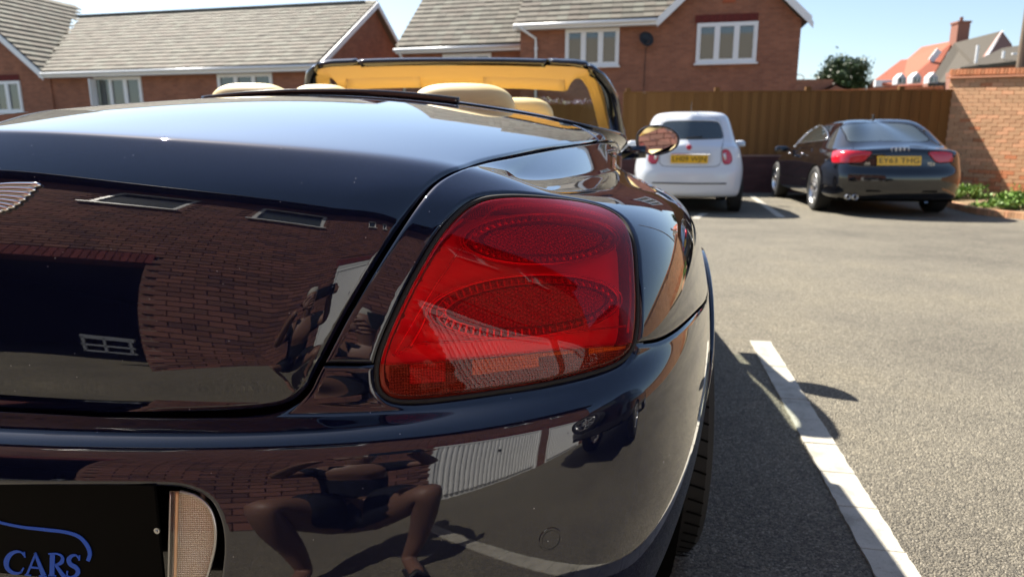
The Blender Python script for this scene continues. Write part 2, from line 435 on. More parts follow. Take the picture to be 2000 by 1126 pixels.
mt['tan'] = M('tan_trim', (.84,.56,.20), .6); _k = NT(mt['tan']); _k.bump(_k.noise(_k.coord('Object'), 500, 2), .0005, .5)
def clear(name, tint, ior=1.5, rough=.0, gloss=1.0):
    """clear moulded plastic or glass: tinted see-through with a Fresnel reflection"""
    m = bpy.data.materials.new(name); m.use_nodes = True; t = m.node_tree; t.nodes.clear()
    o = t.nodes.new('ShaderNodeOutputMaterial'); mx = t.nodes.new('ShaderNodeMixShader'); tr = t.nodes.new('ShaderNodeBsdfTransparent')
    gl = t.nodes.new('ShaderNodeBsdfGlossy'); fr = t.nodes.new('ShaderNodeFresnel'); fr.inputs[0].default_value = ior
    tr.inputs[0].default_value = (*tint, 1); gl.inputs['Roughness'].default_value = rough; gl.inputs['Color'].default_value = (gloss,)*3+(1,)
    t.links.new(fr.outputs[0], mx.inputs[0]); t.links.new(tr.outputs[0], mx.inputs[1]); t.links.new(gl.outputs[0], mx.inputs[2]); t.links.new(mx.outputs[0], o.inputs[0])
    return m
def lens(name, tint, body, k=.25, ior=1.55):
    m = clear(name, tint, ior); t = m.node_tree; mx = [n for n in t.nodes if n.type == 'MIX_SHADER'][0]; tr = [n for n in t.nodes if n.type == 'BSDF_TRANSPARENT'][0]
    d = t.nodes.new('ShaderNodeBsdfDiffuse'); d.inputs[0].default_value = (*body, 1); m2 = t.nodes.new('ShaderNodeMixShader'); m2.inputs[0].default_value = k
    t.links.new(tr.outputs[0], m2.inputs[1]); t.links.new(d.outputs[0], m2.inputs[2]); t.links.new(m2.outputs[0], mx.inputs[1]); return m
mt['lens_red'] = lens('red_lens', (1.0, .035, .06), (1.0, .008, .026), .14, 1.37)
mt['lens_smoke'] = lens('smoky_lens', (1.0, .42, .30), (.75,.07,.05), .08, 1.37)
mt['lens_clear'] = clear('clear_lens', (.97, .95, .92), 1.45)
mt['glass'] = clear('window_glass', (.72, .78, .74), 1.5)
mt['glass_dark'] = clear('dark_glass', (.12, .14, .14), 1.6)

def wheel(parent, name, u, v, z0, r, wdt, side, rim_mat, spokes=10, loc_only=False, tread=True):
    """road wheel; side +1 faces +u. Object origin at its hub"""
    hub = empty(name, (u, v, z0)); hub.parent = parent
    R = Matrix.Rotation(PI/2*side, 4, 'Y')
    rr = r*.70
    prof = [(rr, wdt*.42), (r*.80, wdt*.49), (r*.93, wdt*.47), (r*.975, wdt*.42)]
    out = prof[:]; h = wdt*.42
    if tread:
        for gx in (.26, .09, -.09, -.26):
            hw = wdt*.017
            out += [(r, wdt*gx+hw), (r-.007, wdt*gx+hw*.8), (r-.007, wdt*gx-hw*.8), (r, wdt*gx-hw)]
    out += [(r, wdt*.36)] if not tread else []
    out += [(r*.975, -wdt*.42), (r*.93, -wdt*.47), (r*.80, -wdt*.49), (rr, -wdt*.42)]
    b = MB().lathe(out, 72, R)
    o = b.obj('tyre', mt['rubber'], hub, sm=False)
    if tread:                                    # cross cuts in the tread as dark slots standing in the blocks
        s = MB()
        for k in range(64):
            a = 2*PI*k/64
            for j, gx in enumerate((.36, .175, 0, -.175, -.36)):
                a2 = a+(.02 if j % 2 else 0)
                c = Vector((math.cos(a2)*(r+.0004), math.sin(a2)*(r+.0004), wdt*gx)); 
                Mx = (R.to_3x3() @ Matrix.Rotation(a2, 3, 'Z') @ Matrix.Rotation(.35 if j % 2 else -.3, 3, 'X'))
                s.box(R.to_3x3() @ c, (.0012, .004, wdt*.12), M=Mx)
        s.obj('tread_slots', mt['gap'], hub, kind='stuff')
    b = MB().lathe([(rr+.004, wdt*.42), (rr+.008, wdt*.455), (rr-.012, wdt*.45), (rr-.022, wdt*.30), (rr-.03, -wdt*.3), (rr-.03, -wdt*.42)], 48, R)
    b.obj('rim', rim_mat, hub, sm=True)
    b = MB()
    for k in range(spokes):
        a = 2*PI*k/spokes; c, s_ = math.cos(a), math.sin(a); n = (-s_, c)
        pts = []
        for rad, hw, hz in ((.05, .020, .30), (rr*.5, .014, .33), (rr-.02, .019, .40)):
            pts.append((rad, hw, hz*wdt))
        V = []; 
        for rad, hw, hz in pts:
            for sg, dz in ((-1, -.03), (-1, 0), (1, 0), (1, -.03)): V.append(R @ Vector((c*rad+n[0]*hw*sg, s_*rad+n[1]*hw*sg, hz+dz)))
        Fs = []
        for i in range(2):
            for j in range(4): Fs.append((i*4+j, i*4+(j+1)%4, (i+1)*4+(j+1)%4, (i+1)*4+j))
        b.add(V, Fs)
    b.lathe([(.001, wdt*.36), (.035, wdt*.355), (.06, wdt*.33), (.065, wdt*.22)], 24, R)
    b.obj('spokes', rim_mat, hub)
    MB().lathe([(.001, wdt*.05), (r*.48, wdt*.05), (r*.48, wdt*.0)], 32, R).obj('brake_disc', mt['satin'], hub, sm=False)
    return hub
def circle_loop(cut, vc, zc, R, side, n=64, qlow=-1.0, flare=0):
    """wheel opening as a (t,q) outline, cast from the side onto the body"""
    if cut.bvh is None: cut.pick([(1000,500)], 1)
    out = []
    for k in range(n+1):
        a = -PI*.28+(PI*1.56)*k/n
        o = Vector((3*side, vc+R*math.cos(a)-(flare*max(0, -math.sin(a))*R if math.cos(a) < 0 else 0), zc+R*math.sin(a))); h = cut.bvh.ray_cast(o, Vector((-side, 0, 0)))
        if h[0] is None: out.append(None); continue
        t = cut.T[h[2]]; A = cut.X[t]; p = np.array(h[0]); v0, v1, v2 = A[1]-A[0], A[2]-A[0], p-A[0]
        d00, d01, d11, d20, d21 = v0@v0, v0@v1, v1@v1, v2@v0, v2@v1; den = d00*d11-d01*d01+1e-18
        b = (d11*d20-d01*d21)/den; c = (d00*d21-d01*d20)/den
        out.append(cut.V[t[0]]*(1-b-c)+cut.V[t[1]]*b+cut.V[t[2]]*c)
    out = [o for o in out if o is not None]
    out = [np.array([out[0][0], qlow])]+out+[np.array([out[-1][0], qlow])]
    return np.array(out)
# ---- body panels
JT = BODY.J-1
cut = Cutter(BODY, np.concatenate([np.linspace(-21, -6.5, 90)[:-1], np.linspace(-6.5, 0, 150)[:-1], np.linspace(0, 8.5, 300)[:-1], np.linspace(8.5, 21, 130)]),
             np.concatenate([np.linspace(0, 21, 210)[:-1], np.linspace(21, JT, 46)]), M4=BX)
car = empty('convertible_car', (0,0,0), label='dark navy blue open-top car filling the left foreground, its red rear lamp towards us', cat='car')
car.matrix_world = BX
def mirror_poly(P): return np.concatenate([P, (P*[-1, 1])[::-1]])
LAMP = [(735,742),(737,705),(756,650),(797,562),(848,472),(892,417),(932,389),(985,379.5),(1060,381.5),(1138,391.5),(1190,407),(1224,433),(1241,475),(1247,540),(1249,600),(1246,650),(1236,685),(1208,710),(1150,731),(1060,752),(960,767.5),(880,778),(810,784.5),(765,781),(742,765)]
lamp_r = cut.pick(LAMP, 5)
boot_r = cut.pick([(200,806),(400,806.5),(510,802),(565,791),(598,766),(618,728),(638,690),(682,606),(760,476),(826,379),(868,341),(930,318),(1000,303.5),(1090,287),(1160,277.5),(1168,274),(1150,258),(1118,243),(1085,235),(1040,227),(1000,220.5),(950,213.5),(905,208)], 5, closed=False)
qf = boot_r[-1][1]; q0 = boot_r[0][1]
boot = mirror_poly(np.concatenate([[(0.0, q0)], boot_r, [(boot_r[-1][0]*.5, qf+.0), (0.0, qf+.05)]]))
line = cut.pick([(1160,277.5),(1185,277),(1215,278),(1240,281)], 4, closed=False)
tq = line[-1]
ton = mirror_poly(np.concatenate([[(0.0, qf-2.5)], [(line[0][0]-.4, line[0][1])], line, [(tq[0]+1.2, tq[1]+.4), (9.5, tq[1]+.9), (11, tq[1]+.9), (15, tq[1]+.9), (21.2, tq[1]+.9), (21.2, JT+1), (0, JT+1)]]))
brk = cut.pick([(612,712),(680,712.5),(733,713),(800,714),(1000,714),(1120,705),(1200,684),(1240,672),(1285,664.5),(1318,648),(1345,626),(1368,603)], 4, closed=False)
bq = brk[-1]
bump = mirror_poly(np.concatenate([[(0.0, brk[0][1])], brk, [(bq[0]+.6, bq[1]-.55), (9.2, bq[1]-1.2), (9.3, -1), (0, -1)]]))
flap = cut.pick([(1186,297),(1200,293.5),(1230,296),(1262,304),(1290,315),(1310,327),(1311,332),(1290,332),(1262,327),(1232,318),(1204,307)], 5)
plate_r = cut.pick([(-150,949),(0,949),(150,949),(320,950.5),(372,958),(408,978),(428,1015),(435,1060),(432,1110),(420,1180),(400,1240),(330,1262),(0,1265)], 5, closed=False)
plate = mirror_poly(np.concatenate([[(0.0, plate_r[0][1])], plate_r, [(0.0, plate_r[-1][1])]]))
AXR, AXF, RW = 1.10, 3.86, .345
arch = circle_loop(cut, AXR, RW, .395, 1, flare=.95); arch_l = arch*[-1, 1]
archf = circle_loop(cut, AXF, RW, .395, 1); archf_l = archf*[-1, 1]
dq = line[-1][1]+.9
door = np.array([(11.3, 2.5), (11.25, 8), (11.1, 12), (10.9, dq-.3), (10.9, dq+6), (15.4, dq+6), (15.4, dq-.3), (15.3, 12), (15.25, 2.5)])
cut.loop('door', door, .002); cut.loop('door_l', (door*[-1, 1])[::-1], .002)
cut.loop('tonneau', ton, .0017); cut.loop('bumper', bump, .0020)
cut.loop('arch', arch, .0005); cut.loop('arch_l', arch_l[::-1], .0005); cut.loop('archf', archf, .0005); cut.loop('archf_l', archf_l[::-1], .0005)
cut.loop('flap', flap, .0012); cut.loop('plate', plate, .001)
cut.loop('boot', boot, .0033)
cut.loop('lamp', lamp_r, .0036); cut.loop('lamp_l', (lamp_r*[-1, 1])[::-1], .0036)
# the slanting line where the red lens meets the smoky strip
strip_top = [(700,716),(751,710.5),(850,704),(960,694),(1080,681.5),(1180,673.5),(1260,668)]
st = cut.pick(strip_top, 4, closed=False)
strip = np.concatenate([st, cut.pick([(1262,800),(1000,830),(700,820)], 1)])
cut.loop('_strip', strip, .0002)
cut.cut()
def boot_edge(d, X, TQ):
    # the lid turns in over its last few centimetres beside the lamps only
    wgt = np.clip((X[:, 2]-.70)/.04, 0, 1)*np.clip((.965-X[:, 2])/.05, 0, 1)*np.clip((np.abs(X[:, 0])-.22)/.1, 0, 1)
    R_ = .070; x = np.clip(1-d/R_, 0, 1); return .0095*x**2.6*wgt, (.0095*2.6*x**1.6/R_)*wgt
n_quarter = cut.build('body_shell', cut.region(None), car, mt['navy'])
cut.build('boot_lid', cut.region('boot'), car, mt['navy'], deep=boot_edge)
bmp = cut.build('rear_bumper', cut.region('bumper'), car, mt['navy'])
cut.build('tonneau_cover', cut.region('tonneau'), car, mt['navy'])
cut.build('fuel_flap', cut.region('flap'), car, mt['navy'])
for nm in ('door', 'door_l'): cut.build('door', cut.region(nm), car, mt['navy'])
# dark inner skin behind every joint
def skin(off, ts, qs, body, name, mat, parent, drop=None):
    V, T = grid_tris(ts, qs); X, N = body.ev(V[:, 0], V[:, 1], True)
    if drop is not None: T = T[~drop(X[T].mean(1))]
    return link(name, smooth(mesh(name, X-N*off, T)), parent, mat)
in_arch = lambda P: ((P[:, 1]-AXR)**2+(P[:, 2]-RW)**2 < .40**2) | ((P[:, 1]-AXF)**2+(P[:, 2]-RW)**2 < .40**2)
skin(.026, np.linspace(-21, 21, 240), np.linspace(0, JT, 70), BODY, 'inner_shell', mt['gap'], car, drop=lambda P: (in_arch(P) & (np.abs(P[:, 0]) > .5)) | ((np.abs(P[:, 0]) < .40) & (P[:, 1] < .3) & (P[:, 2] < .66) & (P[:, 2] > .42)))
# floor and wheel housings
fl = MB().box((0, 2.4, .21), (1.5, 4.3, .03))
for v in (AXR, AXF):
    for s in (-1, 1):
        M4 = Matrix.Translation((s*.62, v, RW)) @ Matrix.Rotation(PI/2, 4, 'Y')
        fl.lathe([(.40, -.25), (.405, .25), (.30, .252)] if s > 0 else [(.30, -.252), (.405, -.25), (.40, .25)], 40, M4)
fl.obj('underbody', mt['gap'], car)
# bright lip round the rear wheel opening and a painted flare behind it
for s in (1, -1):
    P3 = BODY.ev(arch[:, 0], np.clip(arch[:, 1], 0, JT)); _, N3 = BODY.ev(arch[:, 0], np.clip(arch[:, 1], 0, JT), True)
    pts = [Vector((p[0]*s, p[1], p[2]))+Vector((n[0]*s, n[1], n[2]))*.004 for p, n in zip(P3[1:-1], N3[1:-1])]
    MB().tube(pts, .0062, 8).obj('arch_lip', mt['navy'], car, sm=True)
for s in (1, -1):
    for v in (AXR, AXF): wheel(car, 'wheel', s*(.955-.15 if v > 2 else .955-.148), v, RW, RW, .275, s, mt['satin'], 9, tread=(s > 0 and v < 2))

# ---- pixel to car-space helpers on the body (used for pieces sitting in or on the rear)
def on(px, py, deep=0.0):
    tq = cut.pick([(px, py)], 1)
    if not len(tq): return None, None
    p, n = BODY.ev(tq[:, 0], tq[:, 1], True); p, n = Vector(p[0]), Vector(n[0])
    r = (BX.inverted().to_3x3() @ ray(px, py)).normalized(); c = max(-n.dot(r), .35)
    return p+r*(deep/c), n
def strip_mesh(name, rows, mat, parent, sm=True, **k):
    V = []; Fs = []; m = len(rows[0])
    for r in rows: V += r
    for i in range(len(rows)-1):
        for j in range(m-1): Fs.append((i*m+j, (i+1)*m+j, (i+1)*m+j+1, i*m+j+1))
    return link(name, mesh(name, V, Fs, sm), parent, mat, **k)
# ---- rear lamp
def lamp_inside_mat():
    m = M('lamp_reflector', (.95,.93,.93), .3, .25, .5); k = NT(m); k.bump(k.noise(k.coord('Object'), 30, 2), .01, .15); return m
mt['reflector'] = lamp_inside_mat()
def honey(name, base, pitch=.0042):
    m = M(name, base, .3, .2, .5); k = NT(m); co = k.coord('UV'); s = k.n('SeparateXYZ'); k.l(co, s.inputs[0])
    w_ = 2*PI/pitch; tot = None
    for a in (0, 60, 120):
        d = k.math('ADD', k.math('MULTIPLY', s.outputs[0], w_*math.cos(math.radians(a))), k.math('MULTIPLY', s.outputs[1], w_*math.sin(math.radians(a))))
        c = k.math('COSINE', d); tot = c if tot is None else k.math('ADD', tot, c)
    k.bump(tot, .0009, 1.0); k.col(k.ramp(k.math('MULTIPLY_ADD', tot, .22, .33), [(0, tuple(c*.40 for c in base)), (.7, base)])); return m
mt['honey'] = honey('honeycomb_reflector', (.97,.85,.85))
def ribbed(name, c1, c2, sx, sy, rough=.3, metal=.3):
    m = M(name, c1, rough, metal, .6); k = NT(m); co = k.coord('UV'); s = k.n('SeparateXYZ'); k.l(co, s.inputs[0])
    a = k.math('SINE', k.math('MULTIPLY', s.outputs[0], 2*PI/sx)); b = k.math('SINE', k.math('MULTIPLY', s.outputs[1], 2*PI/sy))
    h = k.math('ADD', k.math('ABSOLUTE', a), k.math('ABSOLUTE', b)); k.bump(h, .0012, 1.0)
    k.col(k.ramp(k.math('MULTIPLY', h, .5), [(.15, c2), (.75, c1)])); return m
mt['grid_dark'] = ribbed('prism_grid_dark', (.30,.15,.10), (.10,.045,.03), .0062, .0062)
mt['grid_red'] = ribbed('prism_grid_red', (1.0,.12,.18), (.6,.02,.05), .0062, .0062)
mt['grid_amber'] = ribbed('prism_grid_amber', (1.0,.72,.06), (.9,.34,.0), .0062, .0062, .25, .1)
mt['led_dark'] = M('led_cell', (.03,.012,.015), .3, .3); mt['led_face'] = M('led_face', (.75,.5,.5), .15, .7)
mt['flute'] = M('fluted_reflector', (.95,.9,.9), .22, .8)
def uv_patch(name, fn, ni, nj, deep, mat, parent, sm=True, **k):
    """fn(a,b)->(px,py), a,b in 0..1; UV in metres so reliefs keep their size"""
    V = []; UV = []; Fs = []
    c0, n0 = on(*fn(.5, .5)); ex = Vector((0,0,1)).cross(-n0).normalized(); ex = -ex; ey = n0.cross(ex)
    for i in range(ni+1):
        for j in range(nj+1):
            px, py = fn(i/ni, j/nj); d = deep(i/ni, j/nj) if callable(deep) else deep; p, n = on(px, py, d); V.append(p); q = p-c0; UV.append((q.dot(ex), q.dot(ey)))
    for i in range(ni):
        for j in range(nj): Fs.append((i*(nj+1)+j, (i+1)*(nj+1)+j, (i+1)*(nj+1)+j+1, i*(nj+1)+j+1))
    me = mesh(name, V, Fs, sm); uv = me.uv_layers.new(name='UVMap')
    for l in me.loops: uv.data[l.index].uv = UV[l.vertex_index]
    return link(name, me, parent, mat, **k)
def ell(cx, cy, a, b, tilt=0):
    c, s = math.cos(math.radians(tilt)), math.sin(math.radians(tilt))
    return lambda th, k=1.0: (cx+a*k*math.cos(th)*c+b*k*math.sin(th)*s, cy-a*k*math.cos(th)*s+b*k*math.sin(th)*c)
def make_lamp():
    L = empty('tail_lamp'); L.parent = car; L['label'] = 'large red tail lamp with two oval rings and an amber strip'
    allr = cut.region('lamp'); ins = in_poly(cut.V2[cut.T2].mean(1), strip)
    cut.build('lens', allr & ~ins, L, mt['lens_red'], thick=False, off=-.0006)
    cut.build('strip_lens', allr & ins, L, mt['lens_smoke'], thick=False, off=-.0006)
    cut.build('housing', allr, L, mt['reflector'], off=-.026, thick=False)
    # gasket round the lens
    P = BODY.ev(lamp_r[:, 0], lamp_r[:, 1]); _, N = BODY.ev(lamp_r[:, 0], lamp_r[:, 1], True)
    pts = [Vector(p)-Vector(n)*.0035 for p, n in zip(P, N)]; pts.append(pts[0])
    MB().tube(pts, .0030, 6, False).obj('gasket', mt['rubber'], L, sm=True)
    # inner rim step
    rim = []
    for dp, sc in ((.005, .975), (.020, .945)):
        row = []
        for k in range(121):
            i = int(k*len(LAMP_S)/120) % len(LAMP_S); x, y = LAMP_S[i]; row.append(on(1010+(x-1010)*sc, 590+(y-590)*sc, dp)[0])
        rim.append(row)
    strip_mesh('rim_step', rim, mt['reflector'], L)
    ovals = [(ell(1054,467.5,149,48,0.5), ell(1061,468,118,30.5,0.5), 46), (ell(1023,598,184,60,4.5), ell(1033,598,150,41,4.5), 54)]
    for oi, (eo, ei, nled) in enumerate(ovals):
        ring = [on(*eo(2*PI*k/96), .008)[0] for k in range(97)]
        MB().tube(ring, .0013, 6, False).obj('oval_rim', mt['flute'], L, sm=True)
        ring = [on(*eo(2*PI*k/96, 1.045), .010)[0] for k in range(97)]
        MB().tube(ring, .0009, 6, False).obj('oval_rim', mt['flute'], L, sm=True)
        wall = [[on(*eo(2*PI*k/96, sc), dp)[0] for k in range(97)] for sc, dp in ((1.0, .008), (.985, .022))]
        strip_mesh('oval_wall', wall, mt['led_dark'], L)
        uv_patch('led_ring', lambda a, b: tuple(np.array(eo(2*PI*a))*(1-b)+np.array(ei(2*PI*a))*b), 96, 4, .022, mt['led_dark'], L)
        ring = [on(*ei(2*PI*k/96, 1.0), .012)[0] for k in range(97)]
        MB().tube(ring, .0011, 6, False).obj('oval_rim', mt['led_dark'], L, sm=True)
        wall = [[on(*ei(2*PI*k/96, 1.0), dp)[0] for k in range(97)] for dp in (.012, .022)]
        strip_mesh('oval_wall', wall, mt['led_dark'], L)
        uv_patch('honeycomb', lambda a, b: ei(2*PI*b, max(a, .02)*.995), 14, 72, .0125, mt['honey'], L)
        led = None
        # equal steps along the oval
        th = np.linspace(0, 2*PI, 721); q = np.array([.5*(np.array(eo(t))+np.array(ei(t))) for t in th]); s_ = np.concatenate([[0], np.cumsum(np.linalg.norm(np.diff(q, axis=0), axis=1))])
        for k in range(nled):
            t = np.interp(s_[-1]*k/nled, s_, th); c = .5*(np.array(eo(t))+np.array(ei(t)))
            p, n = on(c[0], c[1], .017); t2 = t+.02; c2 = .5*(np.array(eo(t2))+np.array(ei(t2))); p2, _ = on(c2[0], c2[1], .017)
            xx = (p2-p).normalized(); yy = n.cross(xx).normalized()
            if led is None:
                b = MB(); g = .0046
                for x0, y0, dx, dy in ((-g, 0, .0008, 2*g), (g, 0, .0008, 2*g), (0, -g, 2*g, .0008), (0, g, 2*g, .0008)): b.box((x0, y0, 0), (dx, dy, .007))
                b.lathe([(.0034, -.002), (.0036, .003), (.0029, .0034), (.0024, -.001), (.0014, .0012), (.0001, .0020)], 12)
                ledm = b.me('led')
            led = link('led', ledm, L, mt['led_face']); Mr = Matrix((xx, yy, n)).transposed().to_4x4(); led.matrix_local = Matrix.Translation(p) @ Mr
            if k % 2: led.scale = (.93, 1.05, 1)
    # fluted band above the upper oval
    fl = MB(); e1, e2 = ell(1060,466,163,62,-2), ell(1068,468,178,80,-4)
    for k in range(66):
        a = math.radians(-163+k*2.42)
        for j in range(1):
            a0, a1, am = a-.017, a+.017, a
            V = [on(*e1(a0), .013)[0], on(*e1(am), .008)[0], on(*e1(a1), .013)[0], on(*e2(a0), .020)[0], on(*e2(am), .015)[0], on(*e2(a1), .020)[0]]
            fl.add(V, [(0,1,4,3), (1,2,5,4), (0,3,5,2)])
    fl.obj('fluted_band', mt['flute'], L, kind='stuff')
    # sweeping mouldings inside the lens
    for pts, r in (([(768,694),(800,640),(830,590),(862,540),(905,480),(960,412),(1010,398),(1100,402),(1170,418),(1214,446),(1228,500),(1232,580),(1226,650)], .0016),
                   ([(800,678),(822,640),(840,600),(860,575)], .0022), ([(778,690),(812,672),(860,668),(930,664),(1040,655),(1150,644),(1222,636)], .0014),
                   ([(860,470),(890,440),(905,428)], .0018)):
        c = catmull(pts, 6); MB().tube([on(x, y, .014)[0] for x, y in c], r, 6).obj('moulding', mt['flute'], L, sm=True)
    top = lambda x: float(np.interp(x, [p[0] for p in strip_top], [p[1] for p in strip_top]))
    xs = [p[0] for p in LAMP]; lo = sorted([(x, y) for x, y in LAMP if y > 700 or x > 1205 and y > 670]); lx = [p[0] for p in lo if p[0] > 742]; ly = [p[1] for p in lo if p[0] > 742]
    bot = lambda x: float(np.interp(x, [750,765,810,880,960,1060,1150,1208,1232], [762,772,776,769,758,743,722,702,685]))
    def block(x0, x1, f0, f1): return lambda a, b: (x0+(x1-x0)*a, (top(x0+(x1-x0)*a)+4)*(1-(f0+(f1-f0)*b))+(bot(x0+(x1-x0)*a)-3)*(f0+(f1-f0)*b))
    uv_patch('prism_block', block(760, 1222, .0, 1), 60, 8, .013, mt['grid_dark'], L)
    uv_patch('prism_block', block(822, 858, .06, .48), 10, 6, .0115, mt['grid_red'], L)
    uv_patch('prism_block', block(800, 870, .0, .62), 10, 6, .0122, mt['grid_red'], L)
    uv_patch('prism_block', block(922, 1052, .02, .52), 20, 6, .0108, mt['grid_amber'], L)
    uv_patch('prism_block', block(1052, 1120, .02, .16), 12, 3, .0112, mt['grid_amber'], L)
    uv_patch('prism_block', block(1150, 1222, .0, .30), 20, 6, .0115, mt['grid_amber'], L)
    ln = [on(x, top(x)+1, .004)[0] for x in range(752, 1230, 8)]
    MB().tube(ln, .0012, 6).obj('strip_seam', mt['lens_red'], L, sm=True)
    return L
LAMP_S = catmull(LAMP, 5, True)
lampR = make_lamp()
def copy_mirrored(o, parent):
    c = o.copy(); C.objects.link(c); c.parent = parent
    for ch in list(o.children): copy_mirrored(ch, c)
    return c
lampL = copy_mirrored(lampR, car); lampL.scale = (-1, 1, 1); lampL['label'] = 'red tail lamp on the far side of the car'
# ---- reversing lamp, show plate, badge, sensor
def in_pixels(poly, px):                      # helper to clip a patch sideways
    return poly
fl_ = cut.build('plate_recess', cut.region('plate'), car, mt['gloss_black'], off=-.055, thick=False)
RV_R = [(330,958),(352,958.5),(378,965),(400,980),(414,1000),(421,1030),(420,1065),(414,1095),(405,1130),(396,1160),(384,1200)]
rr_ = catmull(RV_R[1:], 6)
def rv(a, b):                                  # a across, b down
    y = 958+(1200-958)*b; xr = float(np.interp(y, rr_[:, 1], rr_[:, 0])) if b > 0 else 352
    return (331+(xr-331)*a-(0 if b < .5 else (b-.5)*4), y)
def make_reverse():
    L = empty('reversing_lamp'); L.parent = car
    uv_patch('lens', rv, 16, 30, .004, mt['lens_clear'], L)
    edge = [on(*rv(1, b/30), .004)[0] for b in range(31)]; MB().tube(edge, .0016, 6).obj('lens_rim', mt['satin'], L, sm=True)
    walls = [[on(*rv(1, b/30), d)[0] for b in range(31)] for d in (.004, .020)]
    strip_mesh('lens_side', walls, mt['reflector_warm'], L)
    uv_patch('reflector', rv, 16, 30, .014, mt['rev_prism'], L)
    # bright and dark vertical dividers and rows of moulded prisms
    for x, r, m_ in ((337, .0013, 'plastic'), (346, .0016, 'rev_line'), (333, .0012, 'satin')):
        MB().tube([on(x-(y-960)*.022, y, .010)[0] for y in range(960, 1200, 12)], r, 6).obj('divider', mt[m_], L, sm=True)
    return L
mt['reflector_warm'] = M('warm_reflector', (.85,.72,.5), .3, .6)
mt['rev_line'] = M('moulded_edge', (.95,.62,.36), .3, .2)
m_ = M('reversing_prism', (.85,.78,.66), .25, .2); k_ = NT(m_); co_ = k_.coord('UV'); s_ = k_.n('SeparateXYZ'); k_.l(co_, s_.inputs[0])
a_ = k_.math('SINE', k_.math('MULTIPLY', s_.outputs[0], 2*PI/.0045)); b_ = k_.math('SINE', k_.math('MULTIPLY', s_.outputs[1], 2*PI/.0042))
h_ = k_.math('ADD', k_.math('MULTIPLY', k_.math('ABSOLUTE', a_), k_.noise(co_, 40, 1)), k_.math('ABSOLUTE', b_)); k_.bump(h_, .0008, 1.0)
k_.col(k_.ramp(k_.math('MULTIPLY_ADD', h_, .5, k_.math('MULTIPLY', k_.noise(co_, 25, 2), .3)), [(.15, (.50,.38,.22)), (.5, (.92,.80,.60)), (.9, (1,.96,.90))]))
mt['rev_prism'] = m_
rvR = make_reverse(); rvL = copy_mirrored(rvR, car); rvL.scale = (-1, 1, 1)
mt['plate_black'] = M('plate_black', (.002,.002,.002), .6, spec=.08); mt['plate_blue'] = M('plate_blue', (.012,.12,.80), .45)
pc, pn = on(100, 1000, .014); PV = pc.y
plate_o = empty('number_plate'); plate_o.parent = car
zt, zb = .645, .530
Mp = Matrix.Translation((0, PV+.004, 0))
b = MB(); b.box((0, PV+.004, (zt+zb)/2), (.522, .004, zt-zb)); b.obj('plate_sheet', mt['plate_black'], plate_o, bev=.001)
def plp(px, py):                               # pixel on the plate's own plane
    o = BX.inverted() @ CAMP; d = (BX.inverted() @ (CAMP+ray(px, py)))-o; t = (PV+.0016-o.y)/d.y; return o+d*t
def ribbon(pts, widths, name, mat, parent, th=.0006, n=8):
    """flat raised stroke of changing width along pixel points on the plate"""
    P = catmull(pts, n); W = np.interp(np.linspace(0, 1, len(P)), np.linspace(0, 1, len(widths)), widths)
    q = [plp(x, y) for x, y in P]; V = []; Fs = []
    for i, p in enumerate(q):
        t = (q[min(i+1, len(q)-1)]-q[max(i-1, 0)]).normalized(); nrm = Vector((-t.z, 0, t.x)); w_ = W[i]*.5*.00054
        V += [p+nrm*w_, p-nrm*w_, p+nrm*w_+Vector((0,-th,0)), p-nrm*w_+Vector((0,-th,0))]
    for i in range(len(q)-1):
        a = i*4; Fs += [(a+2, a+3, a+7, a+6), (a, a+2, a+6, a+4), (a+3, a+1, a+5, a+7)]
    Fs += [(0, 1, 3, 2), (len(V)-4, len(V)-2, len(V)-1, len(V)-3)]
    return V, Fs
def strokes(name, lst, parent):
    b = MB()
    for pts, w_ in lst: V, Fs = ribbon(pts, w_, '', None, None, n=8 if len(pts) > 2 else 2); b.add(V, Fs)
    return b.obj(name, mt['plate_blue'], parent)
strokes('swoosh', [([(-60,1002),(-20,1011),(5,1020),(45,1028),(90,1033),(130,1038),(155,1047),(170,1063),(176,1080),(172,1094)], [8,7,6,6,7,7,8,9,8,7])], plate_o)
strokes('letter_c', [([(48,1084),(42,1077),(31,1076),(19,1083),(13,1096),(15,1108),(24,1116),(36,1118),(44,1114)], [3,4,6,9,11,10,8,5,3]), ([(48,1076),(49,1087)], [3,3]), ([(47,1107),(41,1117)], [3,4])], plate_o)
strokes('letter_a', [([(53,1121),(71,1078)], [4,4]), ([(69,1078),(86,1122)], [5,11]), ([(60,1106),(79,1108)], [4,4]), ([(49,1121),(61,1122)], [3,3]), ([(77,1123),(92,1124)], [3,3])], plate_o)
strokes('letter_r', [([(103,1081),(102,1122)], [10,10]), ([(95,1080),(112,1080),(122,1086),(121,1096),(112,1101),(103,1102)], [3,4,6,8,5,3]), ([(109,1101),(126,1125),(131,1126)], [6,10,5]), ([(95,1122),(110,1123)], [3,3])], plate_o)
strokes('letter_s', [([(155,1090),(149,1083),(141,1084),(135,1091),(138,1100),(149,1107),(153,1115),(148,1123),(138,1126),(131,1122)], [3,4,6,9,10,10,9,7,5,3]), ([(156,1083),(155,1093)], [3,3]), ([(132,1113),(131,1125)], [3,3])], plate_o)
MB().lathe([(.0001,-.002), (.0028,-.002), (.0032,0), (.0016,.0), (.0012,.0009), (.0001,.0009)], 14, Matrix.Translation(plp(306, 1036)) @ Matrix.Rotation(PI/2, 4, 'X')).obj('fixing_screw', mt['satin'], plate_o)
